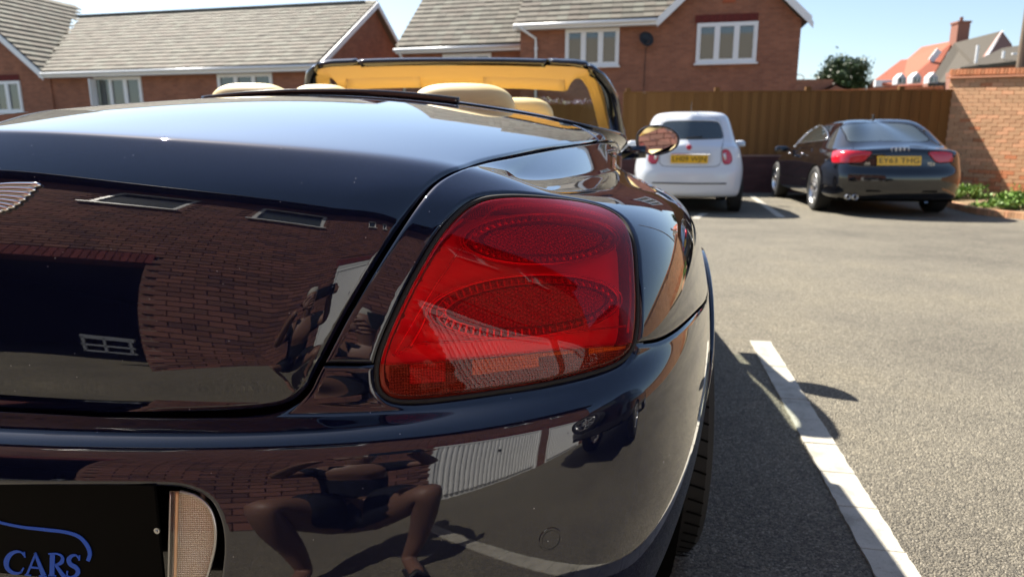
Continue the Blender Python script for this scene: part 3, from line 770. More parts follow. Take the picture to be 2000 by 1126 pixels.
for px, py in ((1075, 1052),):
    p, n = on(px, py, 0); Ms = Matrix.Translation(p) @ n.to_track_quat('Z', 'Y').to_matrix().to_4x4()
    s_o = MB().lathe([(.0135,-.001), (.0134,.0002), (.0128,.0005), (.0112,.0005), (.0107,-.0008), (.0101,-.0008), (.0097,.0005), (.0001,.0009)], 40, Ms).obj('parking_sensor', mt['navy'], car, sm=False)
    q = cut.pick([(px, py)], 1)[0]
for t_ in (-q[0],):
    p, n = BODY.ev(np.array([t_]), np.array([q[1]]), True); p, n = Vector(p[0]), Vector(n[0])
    s2 = s_o.copy(); s2.data = s_o.data.copy(); C.objects.link(s2); s2.data.transform(Matrix.Scale(-1, 4, (1, 0, 0))); s2.parent = car
# winged badge on the boot lid: long feathers each a raised chrome rib
badge = empty('winged_badge'); badge.parent = car
b = MB(); tips = [(80,361.5),(70,371),(61,380),(51,389),(41,397),(30,404),(18,409),(5,413),(-9,416)]
for i, (tx, ty) in enumerate(tips):
    rx, ry = -45+i*1.5, 366+i*6.2
    P = catmull([(rx, ry), ((rx+tx)/2, (ry+ty)/2-3), (tx, ty)], 5); n_ = len(P)
    b.tube([on(x, y, -.0018)[0] for x, y in P], [.0019+.0016*(j/(n_-1)) for j in range(n_-1)]+[.0012], 8)
wing = b.obj('wing', mt['chrome'], badge, sm=True)
w2 = wing.copy(); C.objects.link(w2); w2.parent = badge; w2.scale = (-1, 1, 1)
c0, n0 = BODY.ev(np.array([0.]), np.array([cut.pick([(60, 385)], 1)[0][1]]), True)
Mb = Matrix.Translation(Vector(c0[0])) @ Vector(n0[0]).to_track_quat('Z', 'Y').to_matrix().to_4x4() @ Matrix.Diagonal((.8, 1, 1, 1))
MB().lathe([(.0225,0), (.0225,.002), (.019,.003), (.019,.0018), (.0001,.0022)], 32, Mb).obj('oval_medallion', mt['chrome'], badge)
# ---- bright edge rail round the cabin and the dark high-level lamp slot
def rail_pt(t, dx=0, dz=0, q=JT):
    p, n = BODY.ev(np.array([t]), np.array([q]), True); return Vector(p[0])
def sweep(path, prof, closed_prof=True):
    """prof: (side, up) pairs; path in car space"""
    V = []; Fs = []; m = len(prof)
    for i, p in enumerate(path):
        t = (path[min(i+1, len(path)-1)]-path[max(i-1, 0)]).normalized(); side = t.cross(Vector((0, 0, 1))).normalized(); up = side.cross(t)
        for a, h in prof: V.append(p+side*a+up*h)
    for i in range(len(path)-1):
        for j in range(m if closed_prof else m-1): Fs.append((i*m+j, i*m+(j+1) % m, (i+1)*m+(j+1) % m, (i+1)*m+j))
    Fs.append(tuple(range(m-1, -1, -1))); Fs.append(tuple(range(len(V)-m, len(V))))
    return V, Fs
path = [rail_pt(t) for t in np.linspace(-11.5, 11.5, 150)]
prof = [(.0305,-.012), (.031,-.0015), (.0305,.0), (.029,.0009), (.006,.0042), (-.016,.0080), (-.0195,.0080), (-.0255,.005), (-.030,-.002), (-.031,-.04)]
V, Fs = sweep(path, prof); link('cabin_rail', mesh('cabin_rail', V, Fs, True), car, mt['navy'])
path = [rail_pt(t, q=JT-.28) for t in np.linspace(-11, 11, 150)]
V, Fs = sweep(path, [(.0022,.0), (.0022,.0022), (-.0022,.0022), (-.0022,.0)]); link('rail_seal', mesh('rail_seal', V, Fs, True), car, mt['gap'])
hs = cut.pick([(893, 203)], 1)[0][0]
path = [rail_pt(t, q=JT-.42+ (0.0)) for t in np.linspace(-hs, hs, 60)]
V, Fs = sweep(path, [(.014,-.004), (.0135,.010), (.011,.0145), (-.008,.016), (-.013,.012), (-.014,-.004)]); link('high_brake_lamp', mesh('high_brake_lamp', V, Fs, True), car, mt['gloss_black'])
# ---- windscreen frame, cabin, seats
def yz(p): return Vector(p)
HV, HZ, HU = 2.60, 1.322, .632
hd = lambda u: Vector((u, HV+.10*(1-(u/HU)**2), HZ+.030*(1-(abs(u)/HU)**2.4)))
frame_path = [Vector((-.785,3.34,.955)), Vector((-.757,3.15,1.035)), Vector((-.725,2.93,1.145)), Vector((-.695,2.755,1.235)), Vector((-.668,2.66,1.285)), Vector((-.638,2.612,1.310))]
frame_path += [hd(u) for u in np.linspace(-.575, .575, 17)]+[Vector((-p.x, p.y, p.z)) for p in frame_path[::-1]]
fp = [Vector(p) for p in catmull(frame_path, 4)]
def loft_rect(path, a, b, c, d):
    """ring section: outward a, inward b (in the screen's plane), front c, back d"""
    V = []; Fs = []; cen = Vector((0, 3.0, 1.05))
    for i, p in enumerate(path):
        t = (path[min(i+1, len(path)-1)]-path[max(i-1, 0)]).normalized(); nrm = Vector((0, -.62, .785)); nrm = (nrm-t*nrm.dot(t)).normalized()
        o = t.cross(nrm); o = o if o.dot(p-cen) > 0 else -o
        a_ = a*(1+1.9*min(1, max(0, (abs(p.x)-.64)/.06))); 
        for x, y in ((a_, c*.3), (a_*.8, c), (-b*.6, c), (-b, c*.4), (-b, -d*.5), (-b*.7, -d), (a_*.8, -d), (a_, -d*.4)): V.append(p+o*x+nrm*y)
    m = 8
    for i in range(len(path)-1):
        for j in range(m): Fs.append((i*m+j, i*m+(j+1) % m, (i+1)*m+(j+1) % m, (i+1)*m+j))
    return V, Fs
V, Fs = loft_rect(fp, .021, .014, .016, .026); link('screen_frame', mesh('screen_frame', V, Fs, True), car, mt['gloss_black'])
inn = [p for p in fp if p.z > 1.0]
V = []; Fs = []; cen = Vector((0, 3.02, 1.06))
for p in inn:
    d = (cen-p); d.x *= .9; side = abs(p.x)/.66
    tt = min(1, max(0, (abs(p.x)-.50)/.20)); tt = tt*tt*(3-2*tt); wd = .105*(1-tt)+.068*tt
    dirn = (Vector((0, .20, -.92))*(1-tt)+Vector((-math.copysign(1, p.x), .22, -.10))*tt).normalized()
    q = p+Vector((0, -.012, -.012))
    V += [q, q+dirn*wd*.5+Vector((0,-.010,0)), q+dirn*wd, q+dirn*wd+Vector((0,.02,0))]
for i in range(len(inn)-1):
    for j in range(3): Fs.append((i*4+j, i*4+j+1, (i+1)*4+j+1, (i+1)*4+j))
link('screen_trim', mesh('screen_trim', V, Fs, True), car, mt['tan'])
gl = MB(); rows_ = []
for f in np.linspace(0, 1, 8):
    row = []
    for u in np.linspace(-1, 1, 21):
        top = hd(u*.64); botm = Vector((u*.77, 3.30+.16*(1-u*u), .955+.03*(1-u*u))); p = top.lerp(botm, f); row.append(p+Vector((0, .02*math.sin(PI*f), .012*math.sin(PI*f))))
    rows_.append(row)
strip_mesh('windscreen', rows_, mt['glass'], car)
for u0, u1 in ((-.50, -.16), (.14, .52)):
    P = []; b = MB()
    ax = [hd(u)+Vector((0, .0, -.075)) for u in np.linspace(u0, u1, 9)]
    V, Fs = sweep(ax, [(.006, .028), (-.006, .030), (-.011, .0), (-.010, -.030), (-.004, -.042), (.006, -.040), (.010, 0)]); b.add(V, Fs); b.obj('sun_visor', mt['tan'], car, sm=True)
mi = MB().box((-.05, 2.80, 1.235), (.24, .03, .055)); mi.tube([(-.05, 2.80, 1.25), (-.05, 2.88, 1.29)], .010, 8); mi.obj('interior_mirror', mt['gloss_black'], car, bev=.012)
def cushion(name, c, d, bev, parent, mat=None):
    me = MB().box((0,0,0), d).me(name); o = link(name, me, parent, mat or mt['cream']); o.location = c
    m = o.modifiers.new('b', 'BEVEL'); m.width = bev; m.segments = 6
    for p in me.polygons: p.use_smooth = True
    return o
def headrest(name, c, w_, h, d, parent):
    """pillow with an arched top"""
    V = []; Fs = []; n = 20
    prof = [(math.cos(a), math.sin(a)) for a in np.linspace(-.35, PI+.35, n)]
    secs = [(s_, (1-abs(s_)**2.4)**(1/2.4)) for s_ in (-.998,-.97,-.9,-.78,-.6,-.35,0,.35,.6,.78,.9,.97,.998)]
    for s_, k in secs:
        for x, z in prof: 
            V.append((c[0]+w_/2*k*math.copysign(abs(x)**.62, x), c[1]+d/2*s_, c[2]+h*k*math.copysign(abs(z)**.75, z)))
    m = n
    for i in range(len(secs)-1):
        for j in range(m): Fs.append((i*m+j, i*m+(j+1) % m, (i+1)*m+(j+1) % m, (i+1)*m+j))
    Fs += [tuple(range(m)), tuple(range(len(V)-1, len(V)-m-1, -1))]
    o = link(name, mesh(name, V, Fs, True), parent, mt['cream']); mm = o.modifiers.new('s', 'SUBSURF'); mm.levels = mm.render_levels = 1; return o
for u, v, zt_, w_, seatw in ((-.325, 1.40, 1.145, .255, .50), (.305, 1.37, 1.144, .300, .50), (-.40, 2.10, 1.20, .25, .52), (.375, 2.10, 1.155, .27, .52)):
    S = empty('seat', (0, 0, 0)); S.parent = car
    headrest('headrest', (u, v, zt_-.085), w_, .085, .13, S)
    cushion('backrest', (u, v-.0, zt_-.395), (seatw, .15, .52), .07, S); cushion('seat_cushion', (u, v+.30, .52), (seatw, .52, .14), .05, S)
    for s_ in (-1, 1): MB().tube([(u+s_*.06, v, zt_-.2), (u+s_*.06, v, zt_-.10)], .007, 8).obj('headrest_post', mt['satin'], S)
cushion('dashboard', (0, 3.02, .86), (1.42, .34, .22), .08, car, mt['plastic'])
cushion('cabin_floor', (0, 2.2, .34), (1.42, 2.0, .06), .01, car, mt['tan'])
for s_ in (-1, 1): cushion('door_trim', (s_*.72, 2.15, .72), (.05, 1.8, .42), .02, car, mt['cream'])
cushion('rear_bulkhead', (0, 1.24, .74), (1.36, .05, .40), .02, car, mt['cream'])
M4 = Matrix.Translation((.37, 2.76, .93)) @ Matrix.Rotation(-1.15, 4, 'X')
b = MB(); R1, r1 = .175, .014
b.tube([M4 @ Vector((R1*math.cos(a), R1*math.sin(a), 0)) for a in np.linspace(0, 2*PI, 41)], r1, 8); b.box(M4 @ Vector((0,0,0)), (.30, .05, .03), M=M4.to_3x3()); b.obj('steering_wheel', mt['plastic'], car, sm=True)
# door mirrors: rounded housings with a real glass
for s_ in (1, -1):
    Mr = empty('door_mirror'); Mr.parent = car
    c = Vector((s_*.955, 2.80, 1.010)); V = []; Fs = []; n = 32
    def ring(y, k, dz=0): return [Vector((c.x+s_*(.100*k*math.copysign(abs(math.cos(a))**.85, math.cos(a))+ (0.0)), c.y+y-.37*.106*k*math.cos(a)+.03+.09*.072*k*math.sin(a), c.z+dz+.072*k*(math.copysign(abs(math.sin(a))**.85, math.sin(a)))*(1 if math.cos(a) < 0 else 1-.22*math.cos(a)))) for a in np.linspace(0, 2*PI, n, endpoint=False)]
    rings = [ring(.006, .90), ring(-.002, .90), ring(-.008, .97), ring(.0, 1.0), ring(.03, 1.0), ring(.07, .92), ring(.105, .72), ring(.125, .42), ring(.13, .05)]
    for r in rings: V += r
    for i in range(len(rings)-1):
        for j in range(n): Fs.append((i*n+j, i*n+(j+1) % n, (i+1)*n+(j+1) % n, (i+1)*n+j))
    link('mirror_housing', mesh('mirror_housing', V, Fs, True), Mr, mt['navy'])
    g = ring(.004, .895); 
    gm = link('mirror_glass', mesh('mirror_glass', g, [tuple(range(n))]), Mr, mt['mirror'] if 'mirror' in mt else M('mirror', (.62,.62,.63), .0, 1))
    mt['mirror'] = gm.data.materials[0]
    MB().tube([c+Vector((-s_*.05, .05, -.055)), c+Vector((-s_*.16, .07, -.06))], [.03, .034], 10).obj('mirror_arm', mt['navy'], Mr, sm=True)
# ================================================================ setting
A13 = math.radians(13); EU = Vector((math.cos(A13), -math.sin(A13), 0)); EV = Vector((math.sin(A13), math.cos(A13), 0))
def site(name, **k): return empty(name, (0,0,0), (0,0,-A13), **k)          # local axes = along / across the estate grid
def pb(px, py, b):
    r = ray(px, py); P = CAMP+r*(b/r.dot(EV)); return P.dot(EU), P.z
def tones(base, n=5, var=.18, rough=.85, seed=1, bumpy=60):
    rr = random.Random(seed); out = []
    for i in range(n):
        k_ = 1+var*(rr.random()*2-1); h = 1+.12*(rr.random()*2-1)
        m = M('tone', tuple(min(1, c*k_*(h if j == 0 else 1)) for j, c in enumerate(base)), rough, spec=.25); q = NT(m)
        n1 = q.noise(q.coord('Object'), bumpy, 4, .7); q.col(q.mix(n1, tuple(c*k_*.72 for c in base), tuple(min(1, c*k_*1.25*(h if j == 0 else 1)) for j, c in enumerate(base)))); q.bump(n1, .004, .5)
        out.append(m)
    return out
def pieces(parent, name, items, mats, limit=300, frame=None, kind_label=None):
    """items: (centre, dims, Matrix3, tone). The ones nearest the camera become objects, the rest one joined part"""
    W = (frame or Matrix.Rotation(-A13, 4, 'Z'))
    items = sorted(items, key=lambda t: ((W @ Vector(t[0]))-CAMP).length)
    unit = {}
    for it in items[:limit]:
        c, d, R, t = it; t %= len(mats)
        if t not in unit: unit[t] = MB().box((0,0,0), (1,1,1)).me(name); unit[t].materials.append(mats[t])
        o = link(name, unit[t], parent); o.matrix_local = Matrix.Translation(c) @ R.to_4x4() @ Matrix.Diagonal((*d, 1))
    rest = items[limit:]
    if rest:
        b = MB(); mi_ = []
        for c, d, R, t in rest: b.box(c, d, M=R); mi_ += [t % len(mats)]*6
        me = b.me(name+'s'); [me.materials.append(m) for m in mats]; me.polygons.foreach_set('material_index', mi_); me.update()
        link(name+'s', me, parent, kind='stuff')
I3 = Matrix.Identity(3)
# ---- ground
def asphalt():
    m = M('asphalt', (.12,.11,.1), .88, spec=.3); k = NT(m); co = k.coord('Object')
    v = k.n('TexVoronoi'); v.inputs['Scale'].default_value = 215; k.l(co, v.inputs['Vector'])
    s = k.n('SeparateXYZ'); k.l(v.outputs['Color'], s.inputs[0])
    stone = k.ramp(s.outputs[0], [(0, (.062,.058,.050)), (.35, (.140,.129,.104)), (.7, (.215,.195,.152)), (.93, (.30,.27,.205)), (1, (.44,.40,.32))])
    big = k.math('MULTIPLY_ADD', k.noise(co, .22, 3, .5), .5, k.math('MULTIPLY', k.noise(co, 1.1, 6, .65), .5)); mid = k.noise(co, 6, 4, .6); fine = k.noise(co, 420, 2, .5)
    c = k.mix(k.math('MULTIPLY', mid, .30), stone, (.175,.157,.118)); c = k.mix(1, c, k.ramp(big, [(.36, (.70,.70,.72)), (.5, (.97,.97,.97)), (.62, (1.14,1.12,1.06))]), 'MULTIPLY')
    rust = k.ramp(k.noise(co, 2.6, 4, .75), [(.66, (0,0,0)), (.80, (1,1,1))]); c = k.mix(k.math('MULTIPLY', rust, .30), c, (.20,.115,.05))
    crack = k.noise(co, 1.3, 8, .7, .4); c = k.mix(k.math('MULTIPLY', k.ramp(crack, [(.485, (0,0,0)), (.5, (1,1,1)), (.515, (0,0,0))]), .18), c, (.045,.042,.04))
    k.col(c); h = k.math('ADD', k.math('MULTIPLY', v.outputs['Distance'], -1.2), k.math('MULTIPLY', fine, .3)); k.bump(h, .0042, 1.0); return m
mt['asphalt'] = asphalt()
link('ground', mesh('ground', [(-300,-300,0),(300,-300,0),(300,300,0),(-300,300,0)], [(0,1,2,3)]), None, mt['asphalt'], kind='structure')
def road_paint():
    m = M('road_paint', (.72,.70,.64), .7, spec=.3); k = NT(m); co = k.coord('Object')
    n = k.noise(co, 9, 6, .75); f = k.noise(co, 160, 3, .7); r = k.noise(co, 5, 3, .8)
    c = k.ramp(n, [(.28, (.26,.245,.20)), (.5, (.43,.41,.35)), (.8, (.52,.50,.43))]); c = k.mix(k.math('MULTIPLY', k.ramp(f, [(.60, (0,0,0)), (.68, (1,1,1))]), .65), c, (.16,.15,.13))
    c = k.mix(k.math('MULTIPLY', k.ramp(r, [(.69, (0,0,0)), (.74, (1,1,1))]), .5), c, (.36,.20,.08)); k.col(c); k.bump(f, .002, .6); return m
mt['paint_w'] = road_paint()
rr = random.Random(3)
def painted_line(p0, p1, wd, name, blocks=True, z=.005):
    """a bay line of separate pale setts with worn edges"""
    p0, p1 = Vector(p0), Vector(p1); d = (p1-p0); L = d.length; d.normalize(); n = Vector((d.y, -d.x, 0)); root = empty(name, p0, kind='structure')
    n_ = max(1, round(L/.205)) if blocks else 1; st = L/n_
    for i in range(n_):
        s0, s1 = i*st+(.002 if blocks else 0), (i+1)*st-(.002 if blocks else 0); hh = z+rr.uniform(0, .002)
        m_ = 8; V = []
        for j in range(m_+1): V.append(d*(s0+(s1-s0)*j/m_)+n*(wd/2+rr.uniform(-.0022, .0022)))
        for j in range(m_, -1, -1): V.append(d*(s0+(s1-s0)*j/m_)-n*(wd/2+rr.uniform(-.0022, .0022)))
        k = len(V); Vt = [v+Vector((0,0,hh)) for v in V]; Vb = [v-Vector((0,0,.01)) for v in V]
        me = mesh('sett', Vb+Vt, [tuple(range(k, 2*k))[::-1]]+[(a, (a+1) % k, k+(a+1) % k, k+a) for a in range(k)])
        link('sett' if blocks else 'marking', me, root, mt['paint_w'])
    return root
g0, g1 = ground(1484, 667), ground(1752, 1126); dl = (g1-g0).normalized()
painted_line(g0, g1+dl*3.0, .100, 'bay_line')
painted_line(ground(1468, 383), ground(1526, 424), .10, 'bay_line', False); painted_line(ground(1376, 417), ground(1362, 424)+Vector((-.1,-.25,0)), .10, 'bay_line', False)
# ---- brick wall on the right
mt['brick_or'] = tones((.60,.33,.185), 6, .14, seed=4); mt['brick_or2'] = tones((.50,.21,.10), 4, .14, seed=5)
mt['mortar'] = M('mortar', (.56,.40,.27), .95)
W0 = Vector((8.90, 14.35, 0)); WD = Vector((.32, -.947, 0)).normalized(); WN = Vector((-WD.y, WD.x, 0)); WN = WN if WN.x < 0 else -WN
wl = empty('garden_wall', W0, (0, 0, math.atan2(WD.y, WD.x)), label='sunlit orange brick boundary wall with tile coping at the right edge', cat='wall')
wl_f = Matrix.Translation(W0) @ Matrix.Rotation(math.atan2(WD.y, WD.x), 4, 'Z')
side = -1 if (wl_f.to_3x3() @ Vector((0, 1, 0))).dot(WN) < 0 else 1     # local +Y towards the car park?
WL = 17.0; topz = lambda s: 2.36-.079*min(s, 4.4)-.02*max(0, s-4.4)
items = []; NR = 31
for r in range(NR):
    for i in range(int(WL/.225)+2):
        s = i*.225-(.1125 if r % 2 else 0)
        if s < -.05 or s > WL-.1: continue
        if s > 6.2 and (r+i) % 1 == 0 and s > 6.2: continue
        h = topz(s)/NR; z = (r+.5)*h; proud = .012 if r < 7 else 0.0
        items.append((Vector((s+.1075, side*(.006+proud+rr.uniform(-.0015,.0015)), z)), (.215, .10, h-.010), Matrix.Rotation(.079 if s < 4.4 else .02, 3, 'Y') if r > 20 else I3, rr.randrange(6)+(6 if r < 7 or rr.random() < .05 else 0)))
pieces(wl, 'brick', items, mt['brick_or']+mt['brick_or2'], 300, wl_f)
V = []; ss = np.linspace(0, WL, 20)
b = MB()
for s0, s1 in zip(ss[:-1], ss[1:]):
    t0, t1 = topz(s0), topz(s1); y0, y1 = -.105, .045
    q = [(s0, y0*1, -.1), (s1, y0, -.1), (s1, y1, -.1), (s0, y1, -.1), (s0, y0, t0), (s1, y0, t1), (s1, y1, t1), (s0, y1, t0)]
    if side < 0: q = [(x, -y, z) for x, y, z in q]
    b.add(q, [(3,2,1,0),(4,5,6,7),(0,1,5,4),(1,2,6,5),(2,3,7,6),(3,0,4,7)])
def brick_tex(name, c1, c2, mort, scale=1.0, bumpd=.006, axis='xz', w=.225, h=.075, msz=.010):
    m = M(name, c1, .88, spec=.25); k = NT(m); s = k.n('SeparateXYZ'); k.l(k.coord('Object'), s.inputs[0]); cb = k.n('CombineXYZ')
    k.l(k.math('ADD', s.outputs[0], s.outputs[1]), cb.inputs[0]); k.l(s.outputs[2], cb.inputs[1])
    t = k.n('TexBrick'); k.l(cb.outputs[0], t.inputs[0]); t.inputs['Scale'].default_value = 1; t.inputs['Brick Width'].default_value = w; t.inputs['Row Height'].default_value = h; t.inputs['Mortar Size'].default_value = msz/2*1.1
    t.inputs['Color1'].default_value = (*c1, 1); t.inputs['Color2'].default_value = (*c2, 1); t.inputs['Mortar'].default_value = (*mort, 1); t.inputs['Bias'].default_value = -.1
    n = k.noise(k.coord('Object'), 2.2, 5, .65); k.col(k.mix(1, t.outputs[0], k.ramp(n, [(.25, (.78,.78,.8)), (.75, (1.15,1.12,1.1))]), 'MULTIPLY')); k.bump(k.math('SUBTRACT', 1, t.outputs['Fac']), bumpd, .8); return m
mt['wall_far'] = brick_tex('orange_brick_far', (.60,.33,.185), (.50,.26,.14), (.58,.42,.29))
b.obj('wall_core', mt['wall_far'], wl)
items = []
for i in range(int(WL/.075)):
    s = i*.075+.035
    if s > 6: break
    items.append((Vector((s, side*-.02, topz(s)+.065)), (.064, .225, .105), Matrix.Rotation(.079 if s < 4.4 else .02, 3, 'Y'), rr.randrange(4)))
pieces(wl, 'coping_brick', items, mt['brick_or2'], 300, wl_f)
b = MB(); b.box((3.0, side*-.02, topz(3.0)+.006), (6.1, .27, .028), M=Matrix.Rotation(.062, 3, 'Y')); b.obj('tile_creasing', tones((.62,.30,.18), 1)[0], wl)
b = MB(); b.box((WL/2+3, side*-.02, topz(11)+.06), (WL-6, .225, .12), M=Matrix.Rotation(.02, 3, 'Y')); b.obj('coping_run', mt['wall_far'], wl)
# lower brick wall beyond the fence carrying the same coping
P1, P2 = at(1842, 172, 15.3), at(1560, 182, 16.6)
lw = empty('low_brick_wall', (P1.x, P1.y, 0), (0, 0, math.atan2(P2.y-P1.y, P2.x-P1.x)), label='lower brick wall with orange coping just behind the brown fence', cat='wall')
b = MB(); Ln = (P2-P1).length; b.box((Ln/2, 0, 1.05), (Ln, .215, 2.1)); b.obj('wall_core', mt['wall_far'], lw)
lf = Matrix.Translation((P1.x, P1.y, 0)) @ Matrix.Rotation(math.atan2(P2.y-P1.y, P2.x-P1.x), 4, 'Z')
pieces(lw, 'coping_brick', [(Vector((i*.075+.03, 0, 2.17)), (.064, .24, .12), I3, rr.randrange(4)) for i in range(int(Ln/.075))], mt['brick_or2'], 300, lf)
# ---- timber fence on a dark brick plinth
def wood(name, c, seed):
    m = M(name, c, .8, spec=.2); k = NT(m); co = k.coord('Object', (9, 9, .5)); n = k.noise(co, 4, 6, .7); n2 = k.noise(k.coord('Object'), 1.4, 4, .7)
    k.col(k.mix(n2, k.mix(n, tuple(x*.65 for x in c), tuple(x*1.25 for x in c)), k.mix(n, tuple(x*.8 for x in c), (c[0]*1.4, c[1]*1.3, c[2]*1.2)))); k.bump(n, .004, .6); return m
mt['fence'] = [wood('fence_board', c, i) for i, c in enumerate([(.175,.086,.028), (.160,.078,.025), (.19,.096,.032), (.150,.074,.025), (.182,.090,.030)])]
mt['plinth'] = brick_tex('plinth_brick', (.10,.045,.045), (.075,.035,.035), (.06,.045,.045))
F0, F1 = Vector((2.35, 14.90, 0)), Vector((8.90, 14.28, 0)); fa = math.atan2(F1.y-F0.y, F1.x-F0.x); FL = (F1-F0).length
fn = empty('timber_fence', F0, (0, 0, fa), label='tall brown stained board fence behind the two parked cars, on a dark brick base', cat='fence'); ff = Matrix.Translation(F0) @ Matrix.Rotation(fa, 4, 'Z')
z0, z1 = .78, 2.06; items = []; n_ = int(FL/.098)
for i in range(n_):
    items.append((Vector((i*.098+.05, -.02-(.005 if i % 2 else 0), (z0+z1)/2+rr.uniform(-.006,.006))), (.106, .014, z1-z0), Matrix.Rotation(rr.uniform(-.01,.01)+.05, 3, 'Z'), rr.randrange(5)))
pieces(fn, 'fence_board', items, mt['fence'], 300, ff)
for i in range(0, int(FL/1.83)+1): MB().box((i*1.83+.1, .03, 1.10), (.10, .10, 2.12)).obj('fence_post', mt['fence'][3], fn)
for z in (.95, 1.42, 1.9): MB().box((FL/2, .012, z), (FL, .04, .07)).obj('fence_rail', mt['fence'][1], fn)
MB().box((FL/2, -.02, z1+.012), (FL, .05, .022)).obj('capping_rail', mt['fence'][0], fn)
MB().box((FL/2, .0, .38), (FL, .215, .76)).obj('brick_plinth', mt['plinth'], fn); MB().box((FL/2, -.01, .77), (FL, .26, .03)).obj('plinth_cap', tones((.30,.20,.17), 1)[0], fn)
F2 = F0+Vector((-9.0, 1.10, 0)); fa2 = math.atan2(F0.y-F2.y, F0.x-F2.x); FL2 = (F0-F2).length
fn2 = empty('timber_fence', F2, (0, 0, fa2), label='lower run of the brown board fence left of the white car, flowers over it', cat='fence'); ff2 = Matrix.Translation(F2) @ Matrix.Rotation(fa2, 4, 'Z')
z1 = 1.84; items = []
for i in range(int(FL2/.098)):
    items.append((Vector((i*.098+.05, -.02-(.005 if i % 2 else 0), (.3+z1)/2+rr.uniform(-.006,.006))), (.106, .014, z1-.3), Matrix.Rotation(.05, 3, 'Z'), [2,0,4][rr.randrange(3)]))
pieces(fn2, 'fence_board', items, [mt['fence'][4], mt['fence'][0], mt['fence'][2], mt['fence'][4], mt['fence'][2]], 300, ff2)
for i in range(0, int(FL2/1.83)+1): MB().box((i*1.83+.1, .03, .95), (.10, .10, 1.84)).obj('fence_post', mt['fence'][3], fn2)
MB().box((FL2/2, .0, .15), (FL2, .06, .30)).obj('gravel_board', mt['plinth'], fn2)
# ---- planted strip beside the wall
mt['soil'] = M('soil', (.30,.20,.10), .95); k_ = NT(mt['soil']); n_1 = k_.noise(k_.coord('Object'), 25, 6, .8); k_.col(k_.ramp(n_1, [(.3, (.14,.09,.045)), (.7, (.42,.30,.16))])); k_.bump(n_1, .03, 1)
kp = [ground(1848, 402), ground(1905, 417), ground(1960, 424), ground(2015, 430), ground(2120, 445)]
bedV = [Vector((p.x, p.y, .05)) for p in kp]; wallp = [W0+WD*s-Vector((0,0,0)) for s in (6.5, 4.6, 3.4, 2.2, 1.0)]
V = bedV+[Vector((p.x-.03, p.y, .10)) for p in wallp]; link('planting_bed', mesh('planting_bed', V, [tuple(range(len(V)))]), None, mt['soil'], kind='structure')
kb = empty('kerb', (0,0,0), kind='structure'); cur = [Vector(p) for p in catmull([(p.x, p.y, p.z) for p in kp], 8)]; acc = 0; pts = []
for a, b_ in zip(cur[:-1], cur[1:]):
    n_ = max(1, int((b_-a).length/.21))
    for i in range(n_): pts.append((a.lerp(b_, (i+.5)/n_), (b_-a).normalized(), (b_-a).length/n_))
for p, d, l in pts: o = MB().box((0,0,0), (l-.008, .10, .12)).obj('kerb_block', rr.choice(mt['brick_or']), kb); o.location = p+Vector((0,0,.03)); o.rotation_euler = (0,0,math.atan2(d.y, d.x))
def leafm(name, c):
    m = M(name, c, .45, spec=.4); m.node_tree.nodes['Principled BSDF'].inputs['Subsurface Weight'].default_value = 0; return m
mt['leafs'] = [leafm('leaf', c) for c in ((.13,.24,.035), (.19,.33,.06), (.075,.14,.02), (.26,.38,.10))]; mt['leafs_dark'] = [leafm('leaf', c) for c in ((.035,.065,.02), (.055,.09,.028), (.02,.04,.012))]
mt['bark'] = M('bark', (.09,.065,.045), .9)
def foliage(name, parent, centre, rad, n, size, mats, seed, shape=None, loc=None):
    r = np.random.default_rng(seed); V = []; Fs = []; mi_ = []
    # clumps first, then leaves round the clumps
    nc = max(5, n//55); cl = r.normal(size=(nc, 3)); cl /= np.linalg.norm(cl, axis=1, keepdims=True); cl *= (r.random((nc, 1))**.45); cl *= np.array(rad)
    for i in range(n):
        c = cl[i % nc]; p = c+r.normal(size=3)*np.array(rad)*.17; 
        if shape is not None and not shape(p): continue
        a = r.normal(size=3); a /= np.linalg.norm(a); b_ = np.cross(a, r.normal(size=3)); b_ /= np.linalg.norm(b_); s = size*(.6+.8*r.random())
        q = np.array(centre)+p; k = len(V); V += [q-a*s, q+b_*s*.42, q+a*s, q-b_*s*.42]; Fs.append((k, k+1, k+2, k+3)); mi_.append((i % nc+int(r.random()*2)) % len(mats))
    me = mesh(name, V, Fs); [me.materials.append(m) for m in mats]; me.polygons.foreach_set('material_index', mi_); me.update(); return link(name, me, parent)
def plant(loc, rad, n, label, seed, size=.045, group=None, stems=6):
    P = empty('garden_plant', loc, label=label, cat='plant', group=group); foliage('leaves', P, (0,0,rad[2]*.9), rad, n, size, mt['leafs'], seed)
    b = MB(); r = random.Random(seed)
    for i in range(stems): a = r.random()*6.28; b.tube([(0,0,0), (math.cos(a)*rad[0]*.4, math.sin(a)*rad[1]*.4, rad[2]), (math.cos(a)*rad[0]*.7, math.sin(a)*rad[1]*.7, rad[2]*1.7)], [.008,.005,.002], 5)
    b.obj('stems', mt['bark'], P)
g = ground(1893, 400); plant((g.x+.05, g.y+.45, .05), (.48, .30, .15), 1500, 'bright green leafy clump behind the black car at the foot of the wall', 11, .04)
g = ground(1985, 418); plant((g.x+.05, g.y+.22, .05), (.50, .28, .13), 1500, 'low spreading green plant by the kerb at the right edge', 12, .035)
g = ground(1935, 402); plant((g.x+.2, g.y+.3, .05), (.16, .12, .07), 160, 'small straggly weed between the two green clumps', 13, .03)
